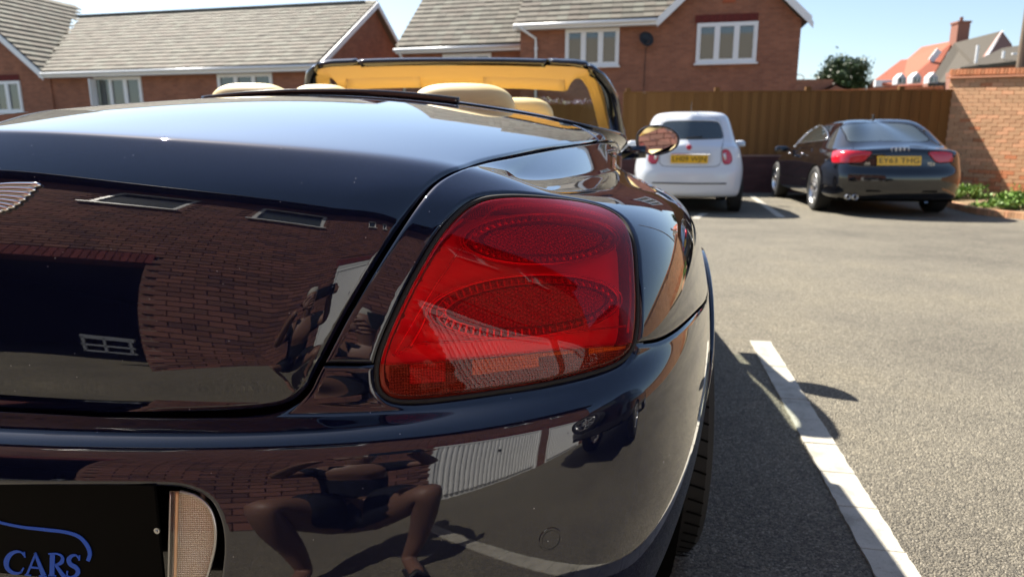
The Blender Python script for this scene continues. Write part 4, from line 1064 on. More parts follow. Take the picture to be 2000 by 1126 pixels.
for (x, y), hgt, lb in (((1975, 396), .34, 'tall thin green stem against the wall behind the low plant'), ((1988, 396), .30, 'thin reddish stem against the wall, rightmost weed')):
    g = ground(x, y); P = empty('weed', (g.x, g.y, .06), label=lb, cat='plant'); b = MB().tube([(0,0,0), (.01,0,hgt*.5), (.0,.01,hgt)], [.006,.004,.002], 5); b.obj('stem', mt['bark'], P)
    foliage('leaves', P, (0,0,hgt*.6), (.04,.04,hgt*.4), 50, .02, mt['leafs'], int(x))
# ---- distant tree, pole, lamp, aerials
tc = at(1646, 146, 62)
T_ = empty('round_tree', (tc.x, tc.y, 0), label='round dark green tree beyond the fence between the houses', cat='tree'); rt = 62*44/1330
foliage('crown', T_, (0,0,tc.z-.4), (rt*.98, rt*.9, rt*.88), 9000, .17, mt['leafs_dark'], 21)
b = MB().tube([(0,0,0), (.1,0,2.5), (0,0,tc.z-.5), (0,0,tc.z+.6)], [.32,.25,.18,.05], 8)
for i in range(9): a = i*.7; b.tube([(0,0,tc.z-1.4+i*.12), (math.cos(a)*1.1, math.sin(a)*1.1, tc.z-.3+i*.12)], [.09,.03], 5)
b.obj('trunk', mt['bark'], T_)
tc = at(1880, 60, 95)
pp = at(1996, 118, 13.5); P = empty('telegraph_pole', (pp.x+.02, pp.y, 0), label='weathered wooden pole behind the brick wall at the right edge', cat='pole')
MB().tube([(0,0,0), (0,0,7.5)], [.105,.085], 14).obj('pole', wood('pole_wood', (.16,.13,.10), 3), P); MB().tube([(.09,0,0), (.085,0,5.0)], .016, 6).obj('cable_guard', mt['plastic'], P)
pp = at(1570, 150, 48); P = empty('street_lamp', (pp.x, pp.y, 0), label='slim grey street lamp far off right of the brick house', cat='lamp post')
MB().tube([(0,0,0), (0,0,pp.z)], [.07,.05], 8).obj('post', mt['satin'], P); MB().tube([(0,0,pp.z), (-.2,0,pp.z+.12), (-.5,0,pp.z+.14)], .03, 6).obj('arm', mt['satin'], P); MB().box((-.55,0,pp.z+.13), (.4,.14,.08)).obj('lamp_head', mt['satin'], P, bev=.02)
# lilac flowers over the lower fence
g = at(1268, 196, 15.4); P = empty('flowering_shrub', (g.x, g.y, 0), label='pale lilac flowering shrub showing over the lower fence run', cat='shrub')
mt['lilac'] = [M('lilac', (.52,.40,.62), .7), M('lilac', (.70,.62,.72), .7), M('cream', (.62,.58,.40), .7)]
foliage('leaves', P, (0,0,1.62), (.42,.25,.28), 500, .05, mt['leafs'], 5); foliage('flowers', P, (0,0,1.98), (.40,.16,.14), 240, .028, mt['lilac'], 6)
b = MB(); [b.tube([(0,0,0), (x*.5, 0, 1.2), (x, 0, 2.0)], [.02,.012,.004], 5) for x in (-.35,-.15,.05,.2,.35)]; b.obj('stems', mt['bark'], P)
g = at(1085, 205, 15.7); P = empty('flowering_shrub', (g.x, g.y, 0), label='second lilac shrub seen dimly through the windscreen', cat='shrub')
foliage('leaves', P, (0,0,1.6), (.8,.25,.28), 600, .05, mt['leafs'], 7); foliage('flowers', P, (0,0,1.95), (.8,.16,.12), 200, .028, mt['lilac'], 8)
b = MB(); [b.tube([(0,0,0), (x*.5, 0, 1.2), (x, 0, 2.0)], [.02,.012,.004], 5) for x in (-.6,-.2,.2,.6)]; b.obj('stems', mt['bark'], P)
# ================================================================ houses
mt['house_brick'] = brick_tex('house_brick', (.34,.145,.088), (.26,.11,.07), (.27,.175,.13))
mt['upvc'] = M('white_upvc', (.80,.81,.82), .35, spec=.5); mt['soffit'] = M('soffit', (.55,.55,.57), .5)
mt['pane'] = M('window_pane', (.06,.07,.065), .03, spec=.9, coat=1); mt['blind'] = M('curtain', (.55,.52,.46), .9)
mt['roof_tiles'] = tones((.175,.158,.126), 7, .20, seed=9, bumpy=14); mt['roof_back'] = M('roof_back', (.19,.17,.14), .9)
mt['soldier'] = tones((.16,.035,.032), 3, .15, seed=8)
def window(parent, a0, z0, a1, z1, b, lights=3, depth=.07, cur=True, soldier=False, open_=None):
    """framed window in the facade plane b (facing -b)"""
    W = empty('window'); W.parent = parent; f = .07; w_ = (a1-a0); bars = MB()
    bars.box(((a0+a1)/2, b-.02, z1-f/2), (w_, depth, f)); bars.box(((a0+a1)/2, b-.02, z0+f/2), (w_, depth, f))
    for i in range(lights+1): bars.box((a0+f/2+(w_-f)*i/lights, b-.022, (z0+z1)/2), (f*(1 if i in (0, lights) else 1.25), depth, z1-z0-2*f))
    bars.obj('frame', mt['upvc'], W); MB().box(((a0+a1)/2, b-.05, z0-.03), (w_+.10, .16, .05)).obj('sill', mt['upvc'], W)
    for i in range(lights):
        x0, x1 = a0+f+(w_-f)*i/lights, a0+(w_-f)*(i+1)/lights
        MB().box(((x0+x1)/2, b+.005, (z0+z1)/2), (x1-x0, .012, z1-z0-2*f)).obj('pane', mt['pane'], W)
        if i == open_: 
            o = MB().box((.0, 0, 0), (.30, .05, z1-z0-2*f)).obj('open_sash', mt['upvc'], W); o.location = (x0+.05, b-.24, (z0+z1)/2); o.rotation_euler = (0,0,1.5)
            continue
        s = MB(); s.box(((x0+x1)/2, b-.028, z1-f-.02), (x1-x0-.01, .05, .045)); s.box(((x0+x1)/2, b-.028, z0+f+.02), (x1-x0-.01, .05, .045))
        s.box((x0+.025, b-.028, (z0+z1)/2), (.04, .05, z1-z0-2*f-.09)); s.box((x1-.025, b-.028, (z0+z1)/2), (.04, .05, z1-z0-2*f-.09)); s.obj('sash', mt['upvc'], W)
    if soldier:
        pieces(W, 'soldier_brick', [(Vector((a0-.03+i*.075, b-.006, z1+.125)), (.064, .06, .215), I3, i*7) for i in range(int((w_+.12)/.075))], mt['soldier'])
    return W
def tiled_slope(parent, a0, a1, b0, zz0, b1, zz1, limit=300, clip=None, over=.0):
    """interlocking concrete tiles from the eaves (b0,zz0) up to the ridge (b1,zz1)"""
    run, rise = b1-b0, zz1-zz0; L = math.hypot(run, rise); ang = math.atan2(rise, run); R = Matrix.Rotation(ang-.085, 3, 'X'); gauge, wt = .34, .33; rr2 = random.Random(5); items = []
    for r in range(int(L/gauge)+1):
        s = (r+.5)*gauge
        for i in range(int(abs(a1-a0)/wt)+1):
            a = a0+(i+.5)*wt
            if a > a1: continue
            bb, zz = b0+s*math.cos(ang), zz0+s*math.sin(ang)
            if clip and not clip(a, bb, zz): continue
            t = rr2.randrange(7)
            items.append((Vector((a, bb-.0, zz+.03+rr2.uniform(-.004,.006))), (wt-.006, gauge+.055, .032), R, t))
    pieces(parent, 'roof_tile', items, mt['roof_tiles'], limit)
    return ang
def slab(parent, name, pts, th, mat):
    """flat panel from 3-D corners with thickness downwards"""
    n = len(pts); V = [Vector(p) for p in pts]+[Vector(p)-Vector((0,0,th)) for p in pts]
    return link(name, mesh(name, V, [tuple(range(n)), tuple(range(2*n-1, n-1, -1))]+[(i, n+i, n+(i+1) % n, (i+1) % n) for i in range(n)]), parent, mat)
def board(parent, name, p, q, wd, th, mat):
    """bargeboard / fascia between two points, wd tall, th thick along b"""
    p, q = Vector(p), Vector(q); b = MB(); V = []
    for pt in (p, q):
        for dz, db in ((0,-th/2), (0,th/2), (-wd,th/2), (-wd,-th/2)): V.append(pt+Vector((0, db, dz)))
    b.add(V, [(0,1,2,3), (7,6,5,4), (0,4,5,1), (1,5,6,2), (2,6,7,3), (3,7,4,0)]); return b.obj(name, mat, parent)
# --- house with the gable and the first-floor windows
B = 22.4
H2 = site('brick_house', label='red brick two-storey house with white-edged gable above the fence', cat='house')
aL, aR, aG = -4.9, 3.5, -.55; zE = 4.62; apexA = (aG+aR+.05)/2; zA = 4.55+(aR-aG)/2+.05
# front wall incl. gable as one solid
gw = [(aL, 0), (aR, 0), (aR, 4.55), (apexA, zA-.15), (aG, 4.60), (aL, 4.60)]
b = MB(); V = [(a, B, z) for a, z in gw]+[(a, B+.3, z) for a, z in gw]; n = len(gw)
b.add(V, [tuple(range(n)), tuple(range(2*n-1, n-1, -1))]+[(i, n+i, n+(i+1) % n, (i+1) % n) for i in range(n)]); b.obj('wall', mt['house_brick'], H2)
MB().box((aR-.15, B+4.5, 2.3), (.30, 8.4, 4.6)).obj('side_wall', mt['house_brick'], H2)
window(H2, .56, 3.42, 2.30, 4.57, B, 3, soldier=True); window(H2, -3.44, 3.42, -1.76, 4.54, B, 3)
# gable roof: two slopes either side of a ridge running back
for s_, (ae, ze) in ((-1, (aG-.05, 4.72)), (1, (aR+.20, 4.60))):
    slab(H2, 'roof_slope', [(ae, B-.32, ze), (ae, B+8.6, ze), (apexA, B+8.6, zA+.12), (apexA, B-.32, zA+.12)] if s_ < 0 else [(ae, B-.32, ze), (apexA, B-.32, zA+.12), (apexA, B+8.6, zA+.12), (ae, B+8.6, ze)], .09, mt['roof_back'])
    board(H2, 'bargeboard', (ae+s_*.02, B-.345, ze-.0), (apexA, B-.345, zA+.06), .26, .03, mt['upvc'])
board(H2, 'barge_foot', (aR+.10, B-.36, 4.62), (aR+.27, B-.36, 4.44), .17, .03, mt['upvc'])
# main slope
tiled_slope(H2, aL-.1, aG+.9, B-.32, 4.74, B+4.4, 8.2, 300, clip=lambda a, bb, z: a < aG+(bb-B)*.0+max(0, (z-4.7))*1.0+.05)
slab(H2, 'roof_slope', [(aL-.12, B-.30, 4.70), (aG, B-.30, 4.70), (apexA, B+4.4, 8.14), (aL-.12, B+4.4, 8.14)], .09, mt['roof_back'])
slab(H2, 'roof_slope', [(aL-.12, B+4.4, 8.14), (apexA, B+4.4, 8.14), (apexA, B+9, 4.7), (aL-.12, B+9, 4.7)], .09, mt['roof_back'])
MB().box(((aL+aG)/2-.1, B-.36, 4.62), (aG-aL+.1, .03, .17)).obj('fascia', mt['upvc'], H2)
MB().tube([(aL-.12, B-.43, 4.64), (aG-.1, B-.43, 4.66)], .055, 10).obj('gutter', mt['upvc'], H2, sm=True)
MB().box(((aL+aG)/2-.1, B-.17, 4.56), (aG-aL, .34, .02)).obj('soffit', mt['soffit'], H2)
p0 = pb(1025, 64, B); p1 = pb(1047, 76, B)
MB().tube([(p0[0]-.05, B-.42, 4.60), (p0[0]+.02, B-.40, 4.52), (p1[0], B-.07, p1[1]-.0), (p1[0]+.01, B-.06, p1[1]-.2), (p1[0]+.01, B-.06, .1)], .040, 10).obj('downpipe', mt['upvc'], H2, sm=True)
for z in (4.0, 2.4): MB().box((p1[0]+.01, B-.05, z), (.12, .06, .04)).obj('pipe_clip', mt['upvc'], H2)
dz = pb(1262, 80, B); D = empty('satellite_dish', EU*dz[0]+EV*(B-.25)+Vector((0,0,dz[1])), label='dark grey satellite dish fixed to the brick house wall', cat='satellite dish')
Md = Matrix.Rotation(-A13+.5, 4, 'Z') @ Matrix.Rotation(PI/2-.35, 4, 'X')
MB().lathe([(.0001,.0), (.12,.012), (.22,.04), (.235,.046), (.22,.05), (.12,.024), (.0001,.012)], 28, Md).obj('dish', mt['plastic'], D, sm=True); MB().tube([(0,.02,0), (.0,.22,-.05)], .018, 6).obj('bracket', mt['plastic'], D); MB().tube([(0,0,-.2), (.05,-.30,-.05)], .01, 6).obj('arm', mt['satin'], D); MB().box((.05,-.32,-.03), (.05,.09,.05)).obj('receiver', mt['plastic'], D)
MB().tube([(dz[0]-.0, B-.02, dz[1]-.15), (dz[0]-.02, B-.02, 3.0), (dz[0]-.04, B-.02, .5)], .009, 5).obj('aerial_cable', mt['plastic'], H2)
v = MB(); v.box((pb(1424, 2, B)[0], B-.01, pb(1424, 2, B)[1]+.03), (.36, .05, .16)); v.obj('gable_vent', tones((.42,.12,.06), 1)[0], H2)
# --- part of the terrace set back on the left of it
B2 = 24.0; a0, a1 = -9.62, -4.95
H3 = site('brick_house', label='set-back red brick house with tiled roof left of the downpipe', cat='house')
MB().box(((a0+a1)/2+.1, B2+.15, 2.1), (a1-a0+.2, .3, 4.2)).obj('wall', mt['house_brick'], H3)
MB().box((a0+.2, B2+4.2, 2.1), (.3, 7.7, 4.2)).obj('side_wall', mt['house_brick'], H3)
tiled_slope(H3, a0-.05, a1+1.2, B2-.32, 4.38, B2+5.2, 8.4, 300)
slab(H3, 'roof_slope', [(a0-.06, B2-.3, 4.34), (a1+1.2, B2-.3, 4.34), (a1+1.2, B2+5.2, 8.34), (a0-.06, B2+5.2, 8.34)], .1, mt['roof_back']); slab(H3, 'roof_slope', [(a0-.06, B2+5.2, 8.34), (a1, B2+5.2, 8.34), (a1, B2+10, 4.8), (a0-.06, B2+10, 4.8)], .1, mt['roof_back'])
MB().box(((a0+a1)/2, B2-.36, 4.24), (a1-a0+.1, .03, .18)).obj('fascia', mt['upvc'], H3); MB().tube([(a0-.1, B2-.43, 4.26), (a1-.05, B2-.43, 4.28)], .055, 10).obj('gutter', mt['upvc'], H3, sm=True)
MB().box(((a0+a1)/2, B2-.17, 4.17), (a1-a0, .34, .02)).obj('soffit', mt['soffit'], H3)
wa, wb = pb(865, 104, B2)[0], pb(960, 104, B2)[0]; window(H3, wa, 2.95, wb, 4.12, B2, 3); ca = pb(828, 112, B2)
MB().tube([(a0+.05, B2-.4, 4.22), (a0+.12, B2-.06, 3.95), (a0+.12, B2-.06, .1)], .04, 10).obj('downpipe', mt['upvc'], H3, sm=True)
MB().tube([(pb(1012, 118, B2)[0], B2-.1, 3.75), (pb(1012, 118, B2)[0], B2-.3, 3.72)], [.13,.10], 14).obj('wall_lamp', mt['plastic'], H3)
# --- long house on the left with its gable end
aR = -12.05; b0 = 22.4; zE, zR, bR = 3.66, 6.60, 27.2; aV = -23.2
H1 = site('brick_house', label='long red brick house with mossy tiled roof behind the seats, gable end to the right', cat='house')
MB().box(((aV+aR)/2, b0+.15, 1.75), (aR-aV, .3, 3.5)).obj('wall', mt['house_brick'], H1)
g = [(b0, 0), (b0+9.6, 0), (b0+9.6, 3.5), (bR, zR-.12), (b0, 3.5)]; V = [(aR, y, z) for y, z in g]+[(aR-.3, y, z) for y, z in g]; n = len(g)
MB().add(V, [tuple(range(n)), tuple(range(2*n-1, n-1, -1))]+[(i, n+i, n+(i+1) % n, (i+1) % n) for i in range(n)]).obj('gable_wall', mt['house_brick'], H1)
tiled_slope(H1, aV-4.2, aR+.22, b0-.35, zE+.03, bR, zR, 300, clip=lambda a, bb, z: a > aV-(z-zE)*1.0)
slab(H1, 'roof_slope', [(aV, b0-.33, zE), (aR+.22, b0-.33, zE), (aR+.22, bR, zR), (aV-2.94, bR, zR)], .1, mt['roof_back']); slab(H1, 'roof_slope', [(aV-3, bR, zR), (aR+.22, bR, zR), (aR+.22, b0+9.9, zE), (aV-3, b0+9.9, zE)], .1, mt['roof_back'])
def verge(nm, y0, z0_, y1, z1_):
    V = []
    for y, z in ((y0, z0_), (y1, z1_)):
        for da, dz_ in ((0,0), (.035,0), (.035,-.22), (0,-.22)): V.append((aR+.22+da, y, z+dz_))
    MB().add(V, [(0,1,2,3), (7,6,5,4), (0,4,5,1), (1,5,6,2), (2,6,7,3), (3,7,4,0)]).obj(nm, mt['upvc'], H1)
verge('bargeboard', b0-.35, zE+.03, bR, zR+.04); verge('bargeboard', bR, zR+.04, b0+9.9, zE+.03)
MB().box(((aV+aR)/2, b0-.38, zE-.09), (aR-aV+.3, .03, .19)).obj('fascia', mt['upvc'], H1); MB().tube([(aV, b0-.45, zE-.06), (aR+.2, b0-.45, zE-.04)], .055, 10).obj('gutter', mt['upvc'], H1, sm=True)
MB().box(((aV+aR)/2, b0-.18, zE-.17), (aR-aV, .36, .02)).obj('soffit', mt['soffit'], H1)
a_, z_ = pb(184, 153, b0); a2_, _ = pb(276, 153, b0); window(H1, a_, 2.35, a2_, 3.47, b0, 3, open_=0)
a_, z_ = pb(425, 148, b0); a2_, _ = pb(532, 148, b0); window(H1, a_, 2.45, a2_, 3.47, b0, 3)
items = [(Vector((aV-2.9+i*.45, bR, zR+.05)), (.44, .20, .10), I3, i*3) for i in range(int((aR-aV+3.1)/.45))]; pieces(H1, 'ridge_tile', items, mt['roof_tiles'])
# --- cross wing at the far left, gable to the front
H0 = site('brick_house', label='gabled brick wing with dark-lined roof tiles at the far left edge', cat='house')
aP = -27.6; zP = 7.3
g = [(aV, 0), (aV, 3.5), (aP, zP-.2), (aP-4.4, 3.5), (aP-4.4, 0)]; V = [(a, b0-.06, z) for a, z in g]+[(a, b0+.25, z) for a, z in g]; n = len(g)
MB().add(V, [tuple(range(n))[::-1], tuple(range(n, 2*n))]+[(i, (i+1) % n, n+(i+1) % n, n+i) for i in range(n)]).obj('gable_wall', mt['house_brick'], H0)
slope = (zP-zE)/(aV-aP)
rr2 = random.Random(9); items = []; ang = math.atan2(zP-zE, aV-aP); Ls = math.hypot(zP-zE, aV-aP); R = Matrix.Rotation(ang-.14, 3, 'Y')
for r in range(int(Ls/.345)+1):
    s = (r+.5)*.345
    for i in range(34):
        bb = b0-.35+(i+.5)*.33; a = aV-s*math.cos(ang); z = zE+s*math.sin(ang)
        bmax = b0+(z-zE)*(bR-b0)/(zR-zE)+.25
        if bb > bmax: continue
        items.append((Vector((a, bb, z+.04)), (.39, .322, .05), R, rr2.randrange(7)))
pieces(H0, 'roof_tile', items, mt['roof_tiles'])
slab(H0, 'roof_slope', [(aV+.1, b0-.35, zE-.05), (aV+.1, b0+.1, zE-.05), (aP, b0+6, zP), (aP, b0-.35, zP)], .1, mt['gap']); slab(H0, 'roof_slope', [(aP, b0-.35, zP), (aP, b0+6, zP), (aP-4.6, b0+6, zE), (aP-4.6, b0-.35, zE)], .1, mt['roof_back'])
board(H0, 'bargeboard', (aV+.05, b0-.40, zE-.02), (aP, b0-.40, zP+.03), .25, .035, mt['upvc']); board(H0, 'bargeboard', (aP, b0-.40, zP+.03), (aP-4.6, b0-.40, zE), .25, .035, mt['upvc'])
MB().tube([(aV-.05, b0-.25, zE+.02), (aP+.6, b0+4.6, zR+.1)], .07, 8).obj('valley_lead', mt['gap'], H0)
a2_, z_ = pb(42, 157, b0); window(H0, a2_-1.9, 2.25, a2_, 3.42, b0-.06, 3, soldier=True)
# --- houses far off on the right
def q3(px, py, Y): return at(px, py, Y)
mt['red_roof'] = tones((.34,.115,.07), 1, .1, seed=2, bumpy=6)[0]; mt['grey_roof'] = tones((.095,.083,.066), 1, .1, seed=3, bumpy=5)[0]; mt['far_brick'] = M('far_brick', (.26,.12,.085), .9)
def tile_lines(m, pitch):
    k = NT(m); s = k.n('SeparateXYZ'); k.l(k.coord('Object'), s.inputs[0]); w_ = k.math('FRACT', k.math('MULTIPLY', s.outputs[2], 1/pitch)); k.bump(w_, .05, .6)
tile_lines(mt['red_roof'], .22); tile_lines(mt['grey_roof'], .22)
def far_slab(parent, name, px, Ys, mat, th=.25): return slab(parent, name, [q3(x, y, Y) for (x, y), Y in zip(px, Ys)], th, mat)
def wall_poly(parent, name, px, Ys, mat, back=3.0):
    P = [q3(x, y, Y) for (x, y), Y in zip(px, Ys)]; Q = [p+Vector((back*.3, back, 0)) for p in P]; n = len(P)
    return link(name, mesh(name, P+Q, [tuple(range(n)), tuple(range(2*n-1, n-1, -1))]+[(i, n+i, n+(i+1) % n, (i+1) % n) for i in range(n)]), parent, mat)
R1 = empty('far_house', q3(1780, 250, 60)*1.0, label='distant house with bright red tiled roof and white dormers', cat='house'); R1.location.z = 0
R1.matrix_world = Matrix.Translation(R1.location); inv = R1.location.copy()
def rel(o): o.location = -inv; return o
rel(far_slab(R1, 'roof', [(1706,158),(1760,117),(1772,116),(1800,92),(1862,80),(1812,165),(1760,168)], [58,64,64,66,64,56,56], mt['red_roof']))
rel(wall_poly(R1, 'wall', [(1708,159),(1812,160),(1812,230),(1708,230)], [59,57,57,59], mt['far_brick']))
for i, (x, y) in enumerate(((1752,155), (1781,153), (1813,153))):
    Dm = MB(); c = q3(x, y, 54.5); h = .62
    Dm.prism([(-.34,-.42), (.34,-.42), (.34,.02), (0,.38), (-.34,.02)], .7, Matrix.Translation(c) @ Matrix.Rotation(PI/2, 4, 'X')); o = rel(Dm.obj('dormer', mt['soffit'], R1)); 
    o2 = rel(MB().box(c+Vector((0,-.73,-.18)), (.44,.05,.34)).obj('dormer_window', mt['pane'], R1))
    o3 = rel(MB().box(c+Vector((0,-.75,-.18)), (.05,.05,.34)).obj('glazing_bar', mt['upvc'], R1))
rel(MB().box(q3(1724, 163, 57.5), (1.3, .3, .5)).obj('white_boards', mt['upvc'], R1)); rel(MB().box(q3(1826, 109, 60), (.5,.1,1.1), M=Matrix.Rotation(.6, 3, 'Y')).obj('rooflight', mt['upvc'], R1))
ch = empty('chimney_stack', (0,0,0)); ch.parent = R1; c = q3(1874, 68, 63)
rel(MB().box(c+Vector((0,0,-.2)), (1.05, 1.0, 2.3)).obj('chimney', mt['far_brick'], R1)); rel(MB().box(c+Vector((0,0,.98)), (1.2, 1.12, .16)).obj('chimney_cap', mt['far_brick'], R1)); rel(MB().tube([c+Vector((0,0,1.0)), c+Vector((0,0,1.45))], .14, 10).obj('chimney_pot', mt['far_brick'], R1)); bpy.data.objects.remove(ch)
R2 = empty('far_house', (0,0,0), label='distant house with grey-brown roof and brick gable right of the chimney', cat='house')
far_slab(R2, 'roof', [(1812,165),(1864,84),(1958,60),(1912,132),(1900,165)], [54,62,60,52,52], mt['grey_roof']); wall_poly(R2, 'gable_wall', [(1958,62),(1976,86),(1990,150),(1905,150),(1912,128)], [59,58,57,52,52], mt['far_brick'])
far_slab(R2, 'verge', [(1956,60),(1961,60),(1915,131),(1909,131)], [59.6,59.4,51.5,51.8], mt['soffit'], .1)
wall_poly(R2, 'wall', [(1812,163),(1900,160),(1900,200),(1812,200)], [54.5,52.5,52.5,54.5], mt['far_brick'])
R3 = empty('far_house', (0,0,0), label='distant low grey-roofed extension beside the wooden pole', cat='house')
far_slab(R3, 'roof', [(1876,132),(1958,94),(2010,86),(2010,116)], [46,50,50,45], mt['grey_roof']); wall_poly(R3, 'wall', [(1876,134),(2010,118),(2010,180),(1876,180)], [46.5,45.5,45.5,46.5], mt['far_brick'])
for x, y, h in ((1908,106,1.1), (1960,107,.45)): c = q3(x, y, 46); MB().tube([c-Vector((0,0,h/2)), c+Vector((0,0,h/2))], .09, 8).obj('vent_pipe', mt['upvc'], R3)
MB().lathe([(.0001,0), (.16,0), (.16,.1), (.0001,.12)], 14, Matrix.Translation(q3(1981,107,45.6))).obj('vent_cap', mt['upvc'], R3)
R4 = empty('far_house', (0,0,0), label='low pale-roofed building with white bargeboards below the round tree', cat='house')
far_slab(R4, 'roof', [(1555,182),(1590,168),(1632,162),(1600,182)], [40,44,44,40], mt['roof_back']); far_slab(R4, 'roof', [(1632,162),(1676,180),(1672,184),(1640,175)], [44,40,40,44], mt['roof_back'])
wall_poly(R4, 'gable_wall', [(1598,183),(1632,164),(1674,182),(1674,260),(1598,260)], [40.5,40.5,40.5,40.5,40.5], mt['house_brick'])
for x0, y0, x1, y1 in ((1598,181,1632,162), (1632,162,1677,180)): far_slab(R4, 'bargeboard', [(x0,y0),(x1,y1),(x1,y1+3),(x0,y0+3)], [39.8]*4, mt['upvc'], .05)
MB().box(q3(1575, 215, 41), (2.6, .4, 3.4)).obj('wall', mt['house_brick'], R4)
# ================================================================ parked cars
def car_net(plan, KCs, low, sh, sp, fr, zr, fs, zs, fh, zh, cr, cs, ch):
    """plan: base outline; low: rows of (inset, z) at key columns; sh/sp: shoulder and spine points at key columns;
    f*/z*: how the section climbs from shoulder to spine at the rear, the side and the front"""
    p = np.array(plan, float); n = len(p); d = np.gradient(p, axis=0); d[0] = (1, 0); d[-1] = (-1, 0)
    nr = np.stack([d[:, 1], -d[:, 0]], 1); nr /= np.linalg.norm(nr, axis=1, keepdims=True); ii = np.arange(n); out = []
    sm = lambda a: np.concatenate([a[:1], .25*a[:-2]+.5*a[1:-1]+.25*a[2:], a[-1:]])
    for row in low:
        o = sm(np.interp(ii, KCs, [a[0] for a in row])); z = sm(np.interp(ii, KCs, [a[1] for a in row]))
        out.append(np.concatenate([p-nr*o[:, None], z[:, None]], 1))
    S = np.stack([sm(np.interp(ii, [a[0] for a in sh], [a[k] for a in sh])) for k in (1, 2, 3)], 1); P = np.stack([sm(np.interp(ii, [a[0] for a in sp], [a[k] for a in sp])) for k in (1, 2, 3)], 1)
    S[0, 0] = S[-1, 0] = 0; P[:, 0] = 0; out.append(S)
    wr = np.interp(ii, [cr, cs[0]], [1, 0]); wh = np.interp(ii, [cs[1], ch], [0, 1]); ws = 1-np.maximum(wr, wh)
    for a in range(len(fs)):
        f = wr*fr[a]+ws*fs[a]+wh*fh[a]; z = wr*zr[a]+ws*zs[a]+wh*zh[a]
        q = S*(1-f[:, None])+P*f[:, None]; q[:, 2] = S[:, 2]*(1-z)+P[:, 2]*z; out.append(q)
    return out
def std_lamp(cut, name, parent, mat, **k): return cut.build('tail_lamp', cut.region(name), parent, mat, skirt=.02, off=.004, **k)
def yaw_frame(x, y, deg): return Matrix.Translation((x, y, 0)) @ Matrix.Rotation(math.radians(-deg), 4, 'Z')
def text_mesh(s, size, depth=.001):
    cu = bpy.data.curves.new('lettering', 'FONT'); cu.body = s; cu.size = size; cu.extrude = depth; cu.align_x = 'CENTER'; cu.align_y = 'CENTER'
    o = bpy.data.objects.new('tmp', cu); C.objects.link(o); dg = bpy.context.evaluated_depsgraph_get(); me = bpy.data.meshes.new_from_object(o.evaluated_get(dg)); bpy.data.objects.remove(o); return me
mt['plate_y'] = M('yellow_plate', (.86,.50,.015), .4, coat=.5); mt['ink'] = M('black_ink', (.01,.01,.01), .5)
mt['red_lamp'] = M('red_lamp', (.55,.008,.018), .15, coat=1); mt['clear_lamp'] = M('clear_lamp', (.75,.72,.72), .15, coat=1); mt['black_paint'] = paint('black_paint', (.006,.006,.008), (.02,.02,.02), 1.45, rough=.02, spec=.5, flakes=False)
mt['white_paint'] = M('white_paint', (.70,.74,.80), .35, coat=1, coat_ior=1.5); mt['pane_g'] = M('car_window', (.035,.045,.045), .04, spec=.9, coat=1, coat_ior=1.6); mt['alloy'] = M('alloy', (.78,.78,.78), .22, 1)
def number_plate(parent, c, tilt, txt, w_=.52, h=.111):
    P = empty('number_plate', c, (PI/2-tilt, 0, 0)); P.parent = parent
    MB().box((0,0,0), (w_, h, .006)).obj('plate_sheet', mt['plate_y'], P, bev=.002)
    me = text_mesh(txt, .098, .0008); xs = [v.co.x for v in me.vertices]; s_ = (w_*.90)/(max(xs)-min(xs)); o = link('lettering', me, P, mt['ink']); o.location = (0, 0, .0042); o.scale = (s_, 1.0, 1)
    return P
def finish_car(car_, cutr, skirt=None):
    pass
# ---- black four-ring liftback
AM = yaw_frame(5.35, 9.41, 9.5)
a_plan = [(0,0),(.3,.012),(.58,.055),(.76,.15),(.855,.31),(.90,.58),(.922,.98),(.927,1.6),(.925,2.4),(.918,3.15),(.905,3.75),(.86,4.25),(.70,4.56),(.4,4.69),(0,4.71)]
K_ = [0, 3, 5, 8, 11, 14]
a_low = [[(.15,.24)]*6, [(.05,.245),(.05,.245),(.05,.22),(.05,.20),(.05,.2),(.05,.2)], [(.01,.33),(.01,.33),(.01,.30),(.01,.28),(.01,.3),(.01,.3)], [(0,.46),(0,.46),(.0,.46),(.012,.45),(0,.45),(0,.42)],
 [(0,.57),(0,.57),(.0,.58),(.012,.60),(0,.58),(.01,.55)], [(.03,.63),(.02,.63),(.0,.66),(.0,.69),(.01,.66),(.04,.62)], [(.055,.68),(.045,.70),(.008,.73),(.0,.75),(.03,.70),(.08,.66)], [(.065,.78),(.055,.80),(.02,.80),(.012,.80),(.06,.74),(.14,.70)], [(.075,.88),(.07,.87),(.045,.86),(.035,.85),(.10,.77),(.22,.74)], [(.10,.935),(.10,.915),(.08,.89),(.06,.88),(.15,.79),(.30,.77)]]
a_sh = [(0,0,.135,.955),(3,.66,.27,.93),(5,.79,.66,.915),(6,.83,1.0,.91),(8,.85,2.4,.905),(10,.83,3.65,.89),(11,.76,4.05,.84),(12,.60,4.2,.82),(14,0,4.3,.80)]
a_sp = [(0,0,1.50,1.355),(3,0,1.62,1.37),(5,0,1.85,1.385),(8,0,2.45,1.385),(9,0,2.85,1.36),(10,0,3.35,1.14),(11,0,3.72,.98),(14,0,3.95,.93)]
A_B = Body(car_net(a_plan, K_, a_low, a_sh, a_sp, [.06,.16,.35,.55,.72,.86,.94,1], [.04,.13,.38,.63,.81,.93,.98,1], [.05,.14,.26,.36,.46,.65,.85,1], [.12,.38,.69,.86,.94,.98,1,1], [.1,.2,.35,.5,.65,.8,.9,1], [.25,.4,.58,.72,.84,.93,.98,1], 2.0, (4.4, 9.3), 11))
AC = Cutter(A_B, np.linspace(-14, 14, 300), np.linspace(0, A_B.J-1, 120), M4=AM); NL = (0, .006)
